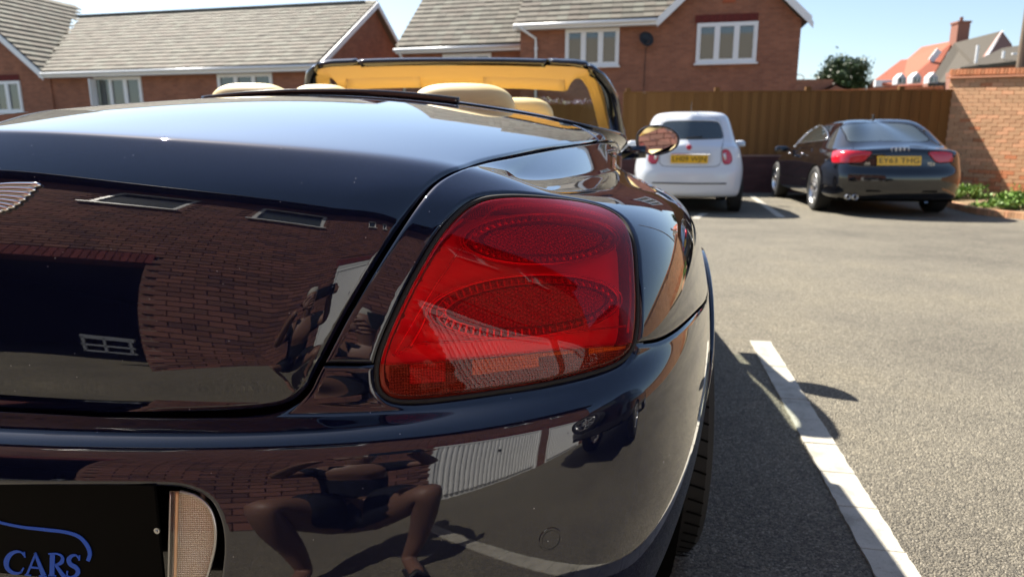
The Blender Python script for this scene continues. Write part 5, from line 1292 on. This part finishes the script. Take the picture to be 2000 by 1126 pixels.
ar = empty('parked_car'); ar['label'] = 'black liftback saloon with yellow plate parked beside the brick wall'; ar['category'] = 'car'; ar['group'] = 'cars parked against the fence'; ar.matrix_world = AM
arch_a = circle_loop(AC, 1.0, .335, .365, 1); arch_b = circle_loop(AC, 3.81, .335, .365, 1)
for nm, L_ in (('arch', arch_a), ('arch2', (arch_a*[-1, 1])[::-1]), ('arch3', arch_b), ('arch4', (arch_b*[-1, 1])[::-1])): AC.loop(nm, L_, .001)
rwin = AC.pick([(1643,247),(1668,241.5),(1720,240),(1776,243),(1800,258),(1815,274),(1780,277),(1720,275),(1662,277),(1651,263)], 4); AC.loop('rear_window', rwin, .006)
swin = AC.pick([(1543,280.5),(1552,268),(1563,256),(1577,246.5),(1595,243.7),(1608,249),(1617,263),(1613,273.5),(1582,277.5)], 4)
AC.loop('side_window', swin, .006); AC.loop('side_window_r', (swin*[-1, 1])[::-1], .006)
def pill(px): 
    q = AC.pick(px, 2); return q
AC.loop('lamp_a', AC.pick([(1624,315),(1624.5,303),(1628,295),(1640,293.5),(1670,294.5),(1701,296.5),(1702,300),(1694,309),(1684,316.5),(1655,318),(1630,318.5)], 3), .004)
AC.loop('lamp_b', AC.pick([(1813,297.5),(1835,296),(1858,298),(1861,305),(1861,315),(1845,317.5),(1829,317),(1820,308)], 3), .004)
dl_ = [np.array([(t0, 3.0), (t0, 9.0), (t0+.1, 10.6), (t1, 10.6), (t1, 9.0), (t1, 3.0)]) for t0, t1 in ((6.75, 8.05), (8.07, 9.75))]
for i, L_ in enumerate(dl_): AC.loops.insert(0, ('door%d' % i, L_*[-1, 1], .003)); AC.loops.insert(0, ('doorr%d' % i, L_[::-1].copy(), .003))
AC.loops.insert(0, ('hatch', mirror_poly(np.array([(0, 7.2), (1.6, 7.2), (2.6, 7.4), (2.75, 9.0), (2.9, 10.5), (3.6, 13.5), (3.2, 16.2), (0, 16.2)])), .003))
AC.cut(levels=NL, rolld=.003)
AC.build('body_shell', AC.region(None), ar, mt['black_paint']); AC.build('hatch', AC.region('hatch'), ar, mt['black_paint'])
for i in (0, 1):
    for s_ in ('door', 'doorr'): AC.build('door', AC.region('%s%d' % (s_, i)), ar, mt['black_paint'])
AC.build('rear_window', AC.region('rear_window'), ar, mt['pane_g'], off=-.001); AC.build('side_window', AC.region('side_window'), ar, mt['pane_g'], off=-.001); AC.build('side_window', AC.region('side_window_r'), ar, mt['pane_g'], off=-.001)
std_lamp(AC, 'lamp_a', ar, mt['red_lamp']); std_lamp(AC, 'lamp_b', ar, mt['red_lamp'])
skin(.02, np.linspace(-14, 14, 120), np.linspace(0, A_B.J-1, 40), A_B, 'inner_shell', mt['gap'], ar, drop=lambda P: (((P[:, 1]-1.0)**2+(P[:, 2]-.335)**2 < .37**2) | ((P[:, 1]-3.81)**2+(P[:, 2]-.335)**2 < .37**2)) & (np.abs(P[:, 0]) > .5))
MB().box((0, 2.4, .22), (1.5, 4.3, .03)).box((0, 1.0, .45), (1.3, .8, .4)).obj('underbody', mt['gap'], ar)
for s_ in (1, -1):
    for v in (1.0, 3.81): wheel(ar, 'wheel', s_*.805, v, .335, .335, .23, s_, mt['alloy'], 5 if v > 2 else 5, tread=False)
def onA(px, py, cutr=AC, body=A_B, off=.0):
    tq = cutr.pick([(px, py)], 1); p, n = body.ev(tq[:, 0], tq[:, 1], True); return Vector(p[0])+Vector(n[0])*off, Vector(n[0])
p, n = onA(1755.5, 314); number_plate(ar, p+Vector((0,-.012,0)), .12, 'EY63 THG', .56, .125)
for i in range(4):
    p, n = onA(1758, 292.5, off=.006); b = MB(); Rn = n.to_track_quat('Z', 'Y').to_matrix().to_4x4(); cx = (i-1.5)*.052
    b.tube([p+Vector((cx+.034*math.cos(a), 0, .034*math.sin(a))) for a in np.linspace(0, 2*PI, 25)], .0045, 6, False); b.obj('badge_ring', mt['chrome'], ar, sm=True)
for s_, px in (('A5', (1694, 320)), ('TDI', (1818, 321))):
    p, n = onA(*px, off=.004); o = link('model_lettering', text_mesh(s_, .06, .002), ar, mt['chrome']); o.location = p; o.rotation_euler = (PI/2, 0, 0)
for px in ((1657, 380), (1671, 380)):
    p, n = onA(px[0], 372); MB().lathe([(.036,0), (.036,.10), (.030,.10), (.030,.01), (.0001,.01)], 18, Matrix.Translation((p.x, p.y+.07, .27)) @ Matrix.Rotation(PI/2, 4, 'X')).obj('exhaust_pipe', mt['satin'], ar, sm=True)
for sx in (1, -1):
    for vv in (2.62, 1.72): MB().tube([(sx*-.918, vv, .845), (sx*-.93, vv+.03, .850), (sx*-.93, vv+.17, .850), (sx*-.918, vv+.20, .845)], .011, 8).obj('door_handle', mt['alloy'], ar, sm=True)
    b = MB(); me = headrest('mirror_housing', (sx*1.0, 3.02, .90), .24, .075, .14, ar); me.data.materials.clear(); me.data.materials.append(mt['black_paint']); b.tube([(sx*.92, 3.02, .93), (sx*.84, 3.05, .91)], .022, 8).obj('mirror_arm', mt['black_paint'], ar, sm=True)
p, n = onA(1705, 231, off=.0); MB().box(p+Vector((0,.0,.04)), (.014, .09, .08)).obj('roof_aerial', mt['plastic'], ar, bev=.006)
P3 = A_B.ev(swin[:, 0], swin[:, 1]); _, N3 = A_B.ev(swin[:, 0], swin[:, 1], True)
for sx in (1, -1): MB().tube([Vector((p_[0]*sx, p_[1], p_[2]))+Vector((n_[0]*sx, n_[1], n_[2]))*.004 for p_, n_ in zip(np.concatenate([P3, P3[:1]]), np.concatenate([N3, N3[:1]]))], .009, 6, False).obj('window_trim', mt['alloy'], ar, sm=True)
MB().box((0, .035, .36), (.9, .02, .02)).obj('bumper_line', mt['gap'], ar)
# ---- small white hatchback
FM = yaw_frame(2.555, 9.93, 12.0)
f_plan = [(0,0),(.25,.012),(.48,.055),(.64,.14),(.745,.29),(.80,.52),(.812,.80),(.812,1.3),(.812,1.9),(.81,2.4),(.79,2.85),(.72,3.2),(.55,3.42),(.28,3.53),(0,3.55)]
f_low = [[(.12,.24)]*6, [(.03,.25),(.03,.25),(.04,.22),(.05,.2),(.04,.2),(.04,.2)], [(0,.33),(0,.33),(0,.3),(.01,.28),(0,.3),(0,.3)], [(-.005,.44),(-.005,.44),(.0,.45),(.0,.45),(0,.45),(0,.42)], [(-.005,.56),(-.005,.56),(.0,.58),(.0,.60),(0,.58),(.01,.55)],
 [(.015,.63),(.012,.63),(.006,.67),(.0,.69),(.01,.66),(.04,.62)], [(.04,.68),(.035,.69),(.018,.74),(.008,.77),(.03,.72),(.08,.68)], [(.055,.78),(.055,.79),(.035,.82),(.02,.83),(.06,.77),(.14,.74)], [(.07,.88),(.075,.89),(.055,.90),(.035,.90),(.10,.82),(.2,.80)], [(.095,.97),(.10,.97),(.075,.965),(.055,.955),(.15,.88),(.28,.84)]]
f_sh = [(0,0,.115,1.01),(3,.58,.24,1.0),(5,.71,.56,.99),(7,.735,1.3,.985),(9,.73,2.4,.98),(10,.70,2.7,.95),(11,.6,2.95,.92),(14,0,3.1,.88)]
f_sp = [(0,0,.62,1.47),(3,0,.72,1.48),(5,0,.95,1.488),(7,0,1.35,1.488),(8,0,1.7,1.47),(9,0,2.05,1.38),(10,0,2.45,1.12),(11,0,2.7,1.03),(14,0,2.85,.99)]
F_B = Body(car_net(f_plan, K_, f_low, f_sh, f_sp, [.10,.22,.36,.47,.58,.70,.86,1], [.12,.36,.62,.82,.93,.97,.99,1], [.04,.10,.17,.24,.34,.55,.8,1], [.14,.40,.70,.88,.95,.98,1,1], [.1,.2,.35,.5,.65,.8,.9,1], [.25,.4,.58,.72,.84,.93,.98,1], 2.6, (4.4, 8.6), 10.5))
FC = Cutter(F_B, np.linspace(-14, 14, 280), np.linspace(0, F_B.J-1, 120), M4=FM)
fr_ = empty('parked_car'); fr_['label'] = 'small white rounded hatchback parked behind the open car\'s door mirror'; fr_['category'] = 'car'; fr_['group'] = 'cars parked against the fence'; fr_.matrix_world = FM
arch_a = circle_loop(FC, .62, .29, .315, 1); arch_b = circle_loop(FC, 2.92, .29, .315, 1)
for nm, L_ in (('arch', arch_a), ('arch2', (arch_a*[-1, 1])[::-1]), ('arch3', arch_b), ('arch4', (arch_b*[-1, 1])[::-1])): FC.loop(nm, L_, .001)
rw_ = FC.pick([(1405,239),(1409,252),(1412.5,269.5),(1400,270.5),(1375,271.5),(1346,272),(1346,236.5),(1375,236)], 3)
cr_ = rw_[rw_[:, 0] > 0]; q_t = rw_[:, 1].max(); q_b = rw_[:, 1].min(); rt_ = rw_[np.argmax(rw_[:, 0])]
half = FC.pick([(1346,272),(1375,271.5),(1402,270.5),(1412,268),(1410,254),(1405,241),(1398,237.5),(1375,236),(1346,236.5)], 4, closed=False); half = half[half[:, 0] > .02]
FC.loop('rear_window', mirror_poly(np.concatenate([[(0, half[0][1])], half, [(0, half[-1][1])]])), .006)
lampf = FC.pick([(1411,294),(1415,291.5),(1421,292),(1426.5,297),(1430,306),(1430,314),(1425,320),(1416,320.5),(1412,316),(1410.5,304)], 3); FC.loop('lamp', lampf, .004); FC.loop('lamp_l', (lampf*[-1, 1])[::-1], .004)
swf = np.array([(4.9,10.6),(5.2,12.6),(6.3,13.6),(8.2,13.4),(8.9,11.8),(9.3,10.4),(7,10.3)]); FC.loop('side_window', swf, .006); FC.loop('side_window_l', (swf*[-1, 1])[::-1], .006)
FC.loops.insert(0, ('hatch', mirror_poly(np.concatenate([FC.pick([(1346,326),(1390,325.5),(1403,323),(1408,316),(1408,300),(1410,288),(1414,270),(1411,250),(1407,236)], 3, closed=False), [(2.2, F_B.J-4.2), (0.0, F_B.J-4.0)]])), .004))
dw = np.array([(6.2, 3.0), (6.0, 8), (6.0, 10.2), (9.4, 10.2), (9.4, 8), (9.2, 3)]); FC.loops.insert(0, ('door', dw, .003)); FC.loops.insert(0, ('door_l', (dw*[-1, 1])[::-1], .003))
FC.cut(levels=NL, rolld=.003)
FC.build('body_shell', FC.region(None), fr_, mt['white_paint']); FC.build('hatch', FC.region('hatch'), fr_, mt['white_paint'])
for s_ in ('door', 'door_l'): FC.build('door', FC.region(s_), fr_, mt['white_paint'])
for s_ in ('rear_window', 'side_window', 'side_window_l'): FC.build('rear_window' if s_[0] == 'r' else 'side_window', FC.region(s_), fr_, mt['pane_g'], off=-.001)
for s_ in ('lamp', 'lamp_l'): FC.build('tail_lamp', FC.region(s_), fr_, mt['red_lamp'], off=.006, skirt=.02)
skin(.02, np.linspace(-14, 14, 120), np.linspace(0, F_B.J-1, 40), F_B, 'inner_shell', mt['gap'], fr_, drop=lambda P: (((P[:, 1]-.62)**2+(P[:, 2]-.29)**2 < .32**2) | ((P[:, 1]-2.92)**2+(P[:, 2]-.29)**2 < .32**2)) & (np.abs(P[:, 0]) > .45))
MB().box((0, 1.8, .24), (1.3, 3.1, .03)).box((0, .62, .42), (1.1, .6, .3)).obj('underbody', mt['gap'], fr_)
for s_ in (1, -1):
    for v in (.62, 2.92): wheel(fr_, 'wheel', s_*.70, v, .29, .29, .185, s_, mt['alloy'], 7, tread=False)
onF = lambda px, py, off=0.: onA(px, py, FC, F_B, off)
p, n = onF(1346, 311); number_plate(fr_, p+Vector((0,-.014,0)), .12, 'LH09 WJN', .52, .111)
p, n = onF(1346, 301); MB().box((0, p.y-.012, p.z), (.56, .03, .028)).obj('chrome_handle', mt['chrome'], fr_, bev=.008)
p, n = onF(1346, 288); MB().lathe([(.038,0), (.038,.008), (.03,.011), (.0001,.011)], 24, Matrix.Translation(p) @ n.to_track_quat('Z', 'Y').to_matrix().to_4x4()).obj('badge', mt['red_lamp'], fr_, sm=True)
for sx in (1, -1):
    p, n = onF(1414, 300, .010); q_, _ = onF(1416, 312, .010)
    if sx < 0: p, q_ = Vector((-p.x, p.y, p.z)), Vector((-q_.x, q_.y, q_.z))
    MB().tube([p, q_], [.022, .018], 10).obj('clear_lamp', mt['clear_lamp'], fr_, sm=True)
pts = [onF(x, 358.5, .003)[0] for x in range(1346, 1424, 6)]; pts = [Vector((-p.x, p.y, p.z)) for p in pts[::-1]][:-1]+pts
MB().tube(pts, .010, 6).obj('bumper_slot', mt['plastic'], fr_, sm=True)
MB().tube([(0, .62, 1.48), (0, .50, 1.62)], [.006, .003], 6).obj('roof_aerial', mt['plastic'], fr_)
MB().tube([onF(1340, 270, .012)[0], onF(1372, 268, .016)[0]], .008, 6).obj('wiper', mt['plastic'], fr_)
for sx in (1, -1):
    o = headrest('mirror_housing', (sx*.90, 2.25, .99), .20, .075, .12, fr_); o.data.materials.clear(); o.data.materials.append(mt['white_paint']); MB().tube([(sx*.82, 2.25, 1.02), (sx*.74, 2.27, 1.0)], .02, 8).obj('mirror_arm', mt['plastic'], fr_, sm=True)
# ================================================================ what stands behind the photographer (seen mirrored in the paint)
BR = -1.95
rb = site('brick_garage_block', label='brick building with garage openings and a white ribbed door mirrored in the dark paintwork', cat='building')
mt['brick_r'] = tones((.21,.10,.078), 5, .24, seed=14, bumpy=40)+tones((.13,.06,.055), 1, .1, seed=15); mt['rear_far'] = brick_tex('garage_brick', (.21,.10,.078), (.155,.075,.06), (.30,.24,.20))
openings = [(-4.7, -1.62, 0, 1.86), (.98, 2.92, 0, 2.02), (3.22, 5.15, 0, 2.02), (-3.0, -1.9, 3.9, 4.95), (-.95, .05, 3.9, 4.95), (2.15, 2.75, 4.1, 4.8), (3.5, 3.95, 4.1, 4.8)]
def holes_wall(parent, name, a0, a1, z0, z1, th, mat):
    """wall with rectangular openings: split into boxes on the grid of the openings' edges"""
    xs = sorted({a0, a1}|{o[0] for o in openings}|{o[1] for o in openings}); zs = sorted({z0, z1}|{o[2] for o in openings if o[2] > z0}|{o[3] for o in openings}); b = MB()
    for x0, x1 in zip(xs[:-1], xs[1:]):
        for y0, y1 in zip(zs[:-1], zs[1:]):
            cx, cz = (x0+x1)/2, (y0+y1)/2
            if any(o[0] < cx < o[1] and o[2] < cz < o[3] for o in openings): continue
            b.box((cx, BR-th/2, cz), (x1-x0, th, y1-y0))
    return b.obj(name, mat, parent)
holes_wall(rb, 'wall', -8.5, 6.2, 0, 5.3, .30, mt['rear_far'])
rr3 = random.Random(31); items = []
for r in range(70):
    z = .0375+r*.075
    for i in range(60):
        a = -5.2+i*.225-(.1125 if r % 2 else 0)
        if a > 6.1 or z > 5.25: continue
        if any(o[0]-.10 < a < o[1]+.10 and o[2]-.03 < z < o[3]+.03+(.24 if o[2] == 0 else 0) for o in openings): continue
        items.append((Vector((a, BR+.006+rr3.uniform(-.002,.003), z+rr3.uniform(-.001,.001))), (.214, .03, .064), I3, rr3.randrange(5) if rr3.random() > .13 else 5))
pieces(rb, 'brick', items, mt['brick_r'], 300)
items = []
for o in openings[:3]:
    for i in range(int((o[1]-o[0]+.16)/.075)): items.append((Vector((o[0]-.05+i*.075, BR+.010, o[3]+.115)), (.065, .03, .214), I3, i))
pieces(rb, 'soldier_brick', items, tones((.17,.045,.042), 3, .15, seed=6))
# dark garage behind the first opening, daylight at its back
G = MB(); x0, x1 = -4.7, -1.62
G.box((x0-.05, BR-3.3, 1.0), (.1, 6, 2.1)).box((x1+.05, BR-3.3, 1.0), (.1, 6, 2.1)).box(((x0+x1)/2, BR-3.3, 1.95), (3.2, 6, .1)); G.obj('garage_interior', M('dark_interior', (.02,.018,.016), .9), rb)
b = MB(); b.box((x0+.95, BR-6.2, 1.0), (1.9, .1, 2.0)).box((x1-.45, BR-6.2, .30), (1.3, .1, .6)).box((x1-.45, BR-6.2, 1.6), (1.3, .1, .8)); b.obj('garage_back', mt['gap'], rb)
MB().box((x1-.52, BR-.45, .54), (.52, .03, .06)).box((x1-.52, BR-.45, .40), (.52, .03, .03)).box((x1-.52, BR-.45, .29), (.52, .03, .03)).box((x1-.76, BR-.45, .41), (.03, .03, .27)).box((x1-.55, BR-.45, .41), (.03, .03, .27)).box((x1-.30, BR-.45, .41), (.03, .03, .27)).obj('bright_patch_bars', M('bright_patch_grey', (.20,.22,.25), .6), rb)  # added grey bars standing in for the bright patch seen through the dark opening
for o in openings[1:3]:
    D_ = empty('garage_door'); D_.parent = rb; n_ = 26; w_ = (o[1]-o[0]-.10)
    b = MB()
    MB().box(((o[0]+o[1])/2, BR-.06, (o[3])/2), (o[1]-o[0], .04, o[3])).obj('backing', mt['upvc'], D_)
    for i in range(n_):
        MB().box((o[0]+.05+w_*(i+.5)/n_, BR-.025, .94), (w_/n_*.62, .035, 1.76)).obj('rib', mt['upvc'], D_, bev=.008)
    MB().box(((o[0]+o[1])/2, BR-.02, o[3]-.035), (o[1]-o[0], .07, .07)).box((o[0]+.025, BR-.02, o[3]/2), (.05, .07, o[3])).box((o[1]-.025, BR-.02, o[3]/2), (.05, .07, o[3])).box(((o[0]+o[1])/2, BR-.02, 1.90), (o[1]-o[0]-.1, .05, .14)).obj('frame', mt['upvc'], D_)
    MB().box(((o[0]+o[1])/2, BR+.012, .95), (.035, .03, .09)).obj('handle', mt['plastic'], D_, bev=.006)
for o in openings[3:]:
    W = empty('window'); W.parent = rb; a0, a1, z0, z1 = o; f = .06; b = MB()
    for c, d in ((((a0+a1)/2, BR-.03, z1-f/2), (a1-a0, .06, f)), (((a0+a1)/2, BR-.03, z0+f/2), (a1-a0, .06, f)), ((a0+f/2, BR-.03, (z0+z1)/2), (f, .06, z1-z0)), ((a1-f/2, BR-.03, (z0+z1)/2), (f, .06, z1-z0))): b.box(c, d)
    b.obj('frame', mt['upvc'], W); MB().box(((a0+a1)/2, BR-.05, (z0+z1)/2), (a1-a0-.1, .01, z1-z0-.1)).obj('pane', mt['pane'], W); MB().box(((a0+a1)/2, BR+.03, z0-.03), (a1-a0+.1, .13, .05)).obj('sill', mt['upvc'], W)
MB().box((-1.15, BR+.18, 5.27), (14.9, .36, .03)).obj('soffit', mt['plastic'], rb); MB().box((-1.15, BR+.37, 5.35), (14.9, .03, .2)).obj('fascia', mt['plastic'], rb)
MB().tube([(-8.6, BR+.44, 5.39), (6.3, BR+.44, 5.39)], .058, 10).obj('gutter', mt['plastic'], rb, sm=True)
slab(rb, 'roof', [(-8.6, BR+.42, 5.47), (6.3, BR+.42, 5.47), (6.3, BR-4.5, 8.5), (-8.6, BR-4.5, 8.5)], .1, mt['roof_back']); slab(rb, 'roof', [(-8.6, BR-4.5, 8.5), (6.3, BR-4.5, 8.5), (6.3, BR-9, 5.45), (-8.6, BR-9, 5.45)], .1, mt['roof_back'])
MB().box((6.05, BR-4.6, 2.65), (.3, 8.6, 5.3)).box((-8.35, BR-4.6, 2.65), (.3, 8.6, 5.3)).obj('end_wall', mt['rear_far'], rb)
# ---- dark off-roader with its spare wheel, behind and to the right
OM = yaw_frame(2.05, -.55, 82)
o_plan = [(0,0),(.3,.004),(.6,.02),(.76,.07),(.84,.16),(.875,.4),(.88,.8),(.88,1.4),(.88,2.2),(.88,2.9),(.87,3.5),(.84,3.9),(.7,4.15),(.35,4.2),(0,4.2)]
o_low = [[(.1,.42)]*6, [(.02,.44)]*6, [(0,.52)]*6, [(-.02,.60)]*6, [(0,.72)]*6, [(.0,.86)]*6, [(.01,1.0)]*6, [(.02,1.08)]*6]
o_sh = [(0,0,.04,1.12),(3,.70,.12,1.12),(5,.80,.45,1.12),(7,.81,1.4,1.12),(9,.80,2.8,1.1),(10,.76,3.3,1.06),(11,.66,3.7,1.04),(14,0,3.9,1.0)]
o_sp = [(0,0,.45,1.82),(3,0,.6,1.84),(5,0,.9,1.85),(7,0,1.5,1.85),(8,0,2.0,1.84),(9,0,2.4,1.75),(10,0,2.9,1.2),(11,0,3.2,1.12),(14,0,3.4,1.08)]
O_B = Body(car_net(o_plan, K_, o_low, o_sh, o_sp, [.12,.25,.38,.5,.62,.75,.88,1], [.2,.5,.78,.93,.97,.99,1,1], [.03,.08,.13,.2,.3,.5,.8,1], [.2,.5,.82,.95,.98,1,1,1], [.1,.2,.35,.5,.65,.8,.9,1], [.25,.4,.58,.72,.84,.93,.98,1], 2.6, (4.4, 8.6), 10.5))
oc = empty('parked_off_roader'); oc['label'] = 'dark off-roader with tailgate spare wheel, seen only mirrored in the bumper corner'; oc['category'] = 'car'; oc.matrix_world = OM
OC = Cutter(O_B, np.linspace(-14, 14, 140), np.linspace(0, O_B.J-1, 70), M4=OM)
oa, ob = circle_loop(OC, .85, .37, .42, 1), circle_loop(OC, 3.3, .37, .42, 1)
for nm, L_ in (('arch', oa), ('arch2', (oa*[-1, 1])[::-1]), ('arch3', ob), ('arch4', (ob*[-1, 1])[::-1]), ('rear_window', np.array([(-2.4, 9.2), (-2.3, 11.0), (2.3, 11.0), (2.4, 9.2)])), ('side_window', np.array([(5, 9), (5.3, 11.4), (9, 11.4), (9.4, 9)])), ('side_window_l', np.array([(5, 9), (5.3, 11.4), (9, 11.4), (9.4, 9)])[::-1]*[-1, 1])): OC.loop(nm, L_, .004)
OC.cut(levels=NL); OC.build('body_shell', OC.region(None), oc, mt['black_paint'])
for nm in ('rear_window', 'side_window', 'side_window_l'): OC.build(nm.replace('_l', ''), OC.region(nm), oc, mt['pane_g'])
MB().box((0, 2.0, .45), (1.4, 3.9, .06)).obj('underbody', mt['gap'], oc)
for s_ in (1, -1):
    for v in (.85, 3.3): wheel(oc, 'wheel', s_*.77, v, .37, .37, .24, s_, mt['alloy'], 6, tread=False)
sw = wheel(oc, 'spare_wheel', .1, -.13, .95, .36, .24, 1, mt['alloy'], 6, tread=False); sw.rotation_euler = (0, 0, -PI/2)
# ================================================================ the photographer, squatting with a phone
mt['skin'] = M('skin', (.18,.095,.068), .55); mt['skin'].node_tree.nodes['Principled BSDF'].inputs['Subsurface Weight'].default_value = .1
mt['tshirt'] = M('black_cotton', (.012,.013,.018), .9, spec=.1); mt['hair'] = M('grey_hair', (.35,.33,.30), .7); mt['sandal'] = M('sandal', (.02,.018,.016), .6)
def skinned(name, joints, edges, mat, parent, root=0, lv=2):
    me = bpy.data.meshes.new(name); me.from_pydata([j[0] for j in joints], edges, []); o = link(name, me, parent, mat)
    bpy.context.view_layer.objects.active = o; m = o.modifiers.new('skin', 'SKIN')
    for i, j in enumerate(joints):
        r = j[1] if isinstance(j[1], tuple) else (j[1], j[1]); me.skin_vertices[0].data[i].radius = r; me.skin_vertices[0].data[i].use_root = (i == root)
    m.use_smooth_shade = True; s_ = o.modifiers.new('sub', 'SUBSURF'); s_.levels = s_.render_levels = lv
    dg = bpy.context.evaluated_depsgraph_get(); me2 = bpy.data.meshes.new_from_object(o.evaluated_get(dg)); o.modifiers.clear(); o.data = me2; smooth(me2); me2.materials.clear(); me2.materials.append(mat); return o
person = empty('person', (-.27, -.50, 0), label='squatting photographer in black t-shirt and shorts holding up a phone', cat='person')
PX = lambda x, y, z: (x+.27+.12*min(1, max(0, (-y-.08)/.2)), y+.50-.06*min(1, max(0, (-y-.08)/.2)), z)
J = [(PX(-.27,-.62,.36), (.15,.12)), (PX(-.27,-.60,.55), (.14,.11)), (PX(-.27,-.55,.69), (.16,.12)), (PX(-.27,-.50,.80), (.13,.09)), (PX(-.27,-.47,.87), .055), (PX(-.27,-.44,.94), .062),
     (PX(-.27,-.43,1.03), (.074,.09)), (PX(-.27,-.435,1.10), (.066,.078)),
     (PX(-.45,-.50,.79), .068), (PX(-.56,-.34,.71), .045), (PX(-.36,-.14,.86), .034), (PX(-.27,-.07,.90), .026),
     (PX(-.09,-.50,.79), .068), (PX(.03,-.34,.74), .045), (PX(-.0,-.12,.915), .034), (PX(.012,-.07,.935), .026),
     (PX(-.38,-.58,.34), .11), (PX(-.56,-.22,.48), .075), (PX(-.50,-.36,.24), .052), (PX(-.47,-.42,.085), .038), (PX(-.49,-.24,.045), .036),
     (PX(-.16,-.58,.34), .11), (PX(.04,-.24,.48), .075), (PX(.0,-.38,.24), .052), (PX(-.04,-.44,.085), .038), (PX(-.01,-.26,.045), .036)]
E_ = [(0,1),(1,2),(2,3),(3,4),(4,5),(5,6),(6,7),(3,8),(8,9),(9,10),(10,11),(3,12),(12,13),(13,14),(14,15),(0,16),(16,17),(17,18),(18,19),(19,20),(0,21),(21,22),(22,23),(23,24),(24,25)]
skinned('body', J, E_, mt['skin'], person)
g_ = lambda j, k=1.12, a=0: (j[0], tuple(x*k+a for x in j[1]) if isinstance(j[1], tuple) else j[1]*k+a)
skinned('t_shirt', [g_(J[0], 1.05, .01), g_(J[1], 1.08, .01), g_(J[2], 1.08, .01), g_(J[3], 1.1, .012), (PX(-.27,-.485,.84), (.075,.065)), g_(J[8], 1.15, .012), (PX(-.52,-.40,.735), .068), g_(J[12], 1.15, .012), (PX(-.01,-.40,.765), .068)], [(0,1),(1,2),(2,3),(3,4),(3,5),(5,6),(3,7),(7,8)], mt['tshirt'], person)
skinned('shorts', [(PX(-.27,-.61,.40), (.165,.135)), (PX(-.35,-.58,.37), .135), (PX(-.43,-.46,.41), .118), (PX(-.50,-.34,.45), .100), (PX(-.19,-.58,.37), .135), (PX(-.10,-.46,.41), .118), (PX(-.02,-.35,.45), .100), (PX(-.27,-.60,.50), (.15,.12))], [(0,1),(1,2),(2,3),(0,4),(4,5),(5,6),(0,7)], mt['tshirt'], person)
skinned('hair', [(PX(-.27,-.475,1.04), (.075,.07)), (PX(-.27,-.455,1.11), (.076,.082)), (PX(-.27,-.41,1.135), (.055,.04))], [(0,1),(1,2)], mt['hair'], person)
for sx in (-1, 1):
    MB().lathe([(.001,.0), (.010,.002), (.013,.008), (.009,.014), (.001,.016)], 12, Matrix.Translation(PX(-.27+sx*.076, -.44, 1.02)) @ Matrix.Rotation(sx*PI/2, 4, 'Y') @ Matrix.Diagonal((2.2, 1.5, 1, 1))).obj('ear', mt['skin'], person, sm=True)
    MB().lathe([(.0001,.0), (.009,.003), (.0001,.008)], 10, Matrix.Translation(PX(-.27+sx*.030, -.352, 1.04)) @ Matrix.Rotation(-PI/2, 4, 'X')).obj('eye', mt['gloss_black'], person, sm=True)
MB().tube([PX(-.27,-.352,1.035), PX(-.27,-.328,1.005), PX(-.27,-.345,.995)], [.008,.013,.008], 8).obj('nose', mt['skin'], person, sm=True); MB().tube([PX(-.292,-.350,.975), PX(-.27,-.342,.972), PX(-.248,-.350,.975)], [.003,.006,.003], 6).obj('mouth', M('lips', (.42,.15,.12), .5), person, sm=True)
def hand(side, wrist, aim, curl):
    """palm and five fingers closing on the phone"""
    w_ = Vector(wrist); a = Vector(aim).normalized(); up = Vector((0, 0, 1)); sd = a.cross(up).normalized()*side; up = sd.cross(a)*side
    js = [(tuple(w_), .022), (tuple(w_+a*.045), (.034,.018))]; ed = [(0, 1)]
    for i in range(4):
        b_ = w_+a*.07+up*(.030-.020*i); k = len(js); L_ = (.040, .045, .042, .034)[i]
        js += [(tuple(b_), .010), (tuple(b_+a*L_*.7+sd*curl*.4), .0088), (tuple(b_+a*L_*.9+sd*curl*1.3), .0078)]; ed += [(1, k), (k, k+1), (k+1, k+2)]
    k = len(js); js += [(tuple(w_+a*.02+up*.03+sd*.01), .012), (tuple(w_+a*.05+up*.052+sd*.012), .010), (tuple(w_+a*.078+up*.050+sd*.010), .0085)]; ed += [(0, k), (k, k+1), (k+1, k+2)]
    return skinned('hand', js, ed, mt['skin'], person, 0, 1)
hand(1, PX(-.245,-.065,.905), (1.2,.25,.25), .012); hand(-1, PX(.085,-.085,.93), (-.75,.5,.25), .012)
for x, y in ((-.49,-.25), (-.02,-.27)):
    MB().box(PX(x, y-.03, .012), (.10, .28, .022)).obj('sandal_sole', mt['sandal'], person, bev=.009); MB().tube([PX(x-.05, y+.02, .03), PX(x, y+.02, .085), PX(x+.05, y+.02, .03)], .016, 8).obj('sandal_strap', mt['sandal'], person, sm=True)
    for i in range(5): MB().tube([PX(x-.034+i*.017, y+.06, .03), PX(x-.036+i*.018, y+.092-.004*abs(i-1), .028)], [.010,.008], 8).obj('toe', mt['skin'], person, sm=True)
ph = empty('mobile_phone', (0, 0, 0), label='dark mobile phone held up by the squatting photographer', cat='phone')
o = MB().box((-.055, -.022, .955), (.158, .009, .077)).obj('phone_body', mt['gloss_black'], ph, bev=.004)
MB().box((-.055, -.0272, .955), (.146, .0008, .068)).obj('screen', M('screen', (.02,.02,.03), .1, emit=(.25,.3,.4,.35)), ph)
MB().lathe([(.006,0), (.006,.002), (.0045,.002), (.0001,.001)], 16, Matrix.Translation((0,-.0176,H)) @ Matrix.Rotation(-PI/2, 4, 'X')).obj('lens_ring', mt['satin'], ph)
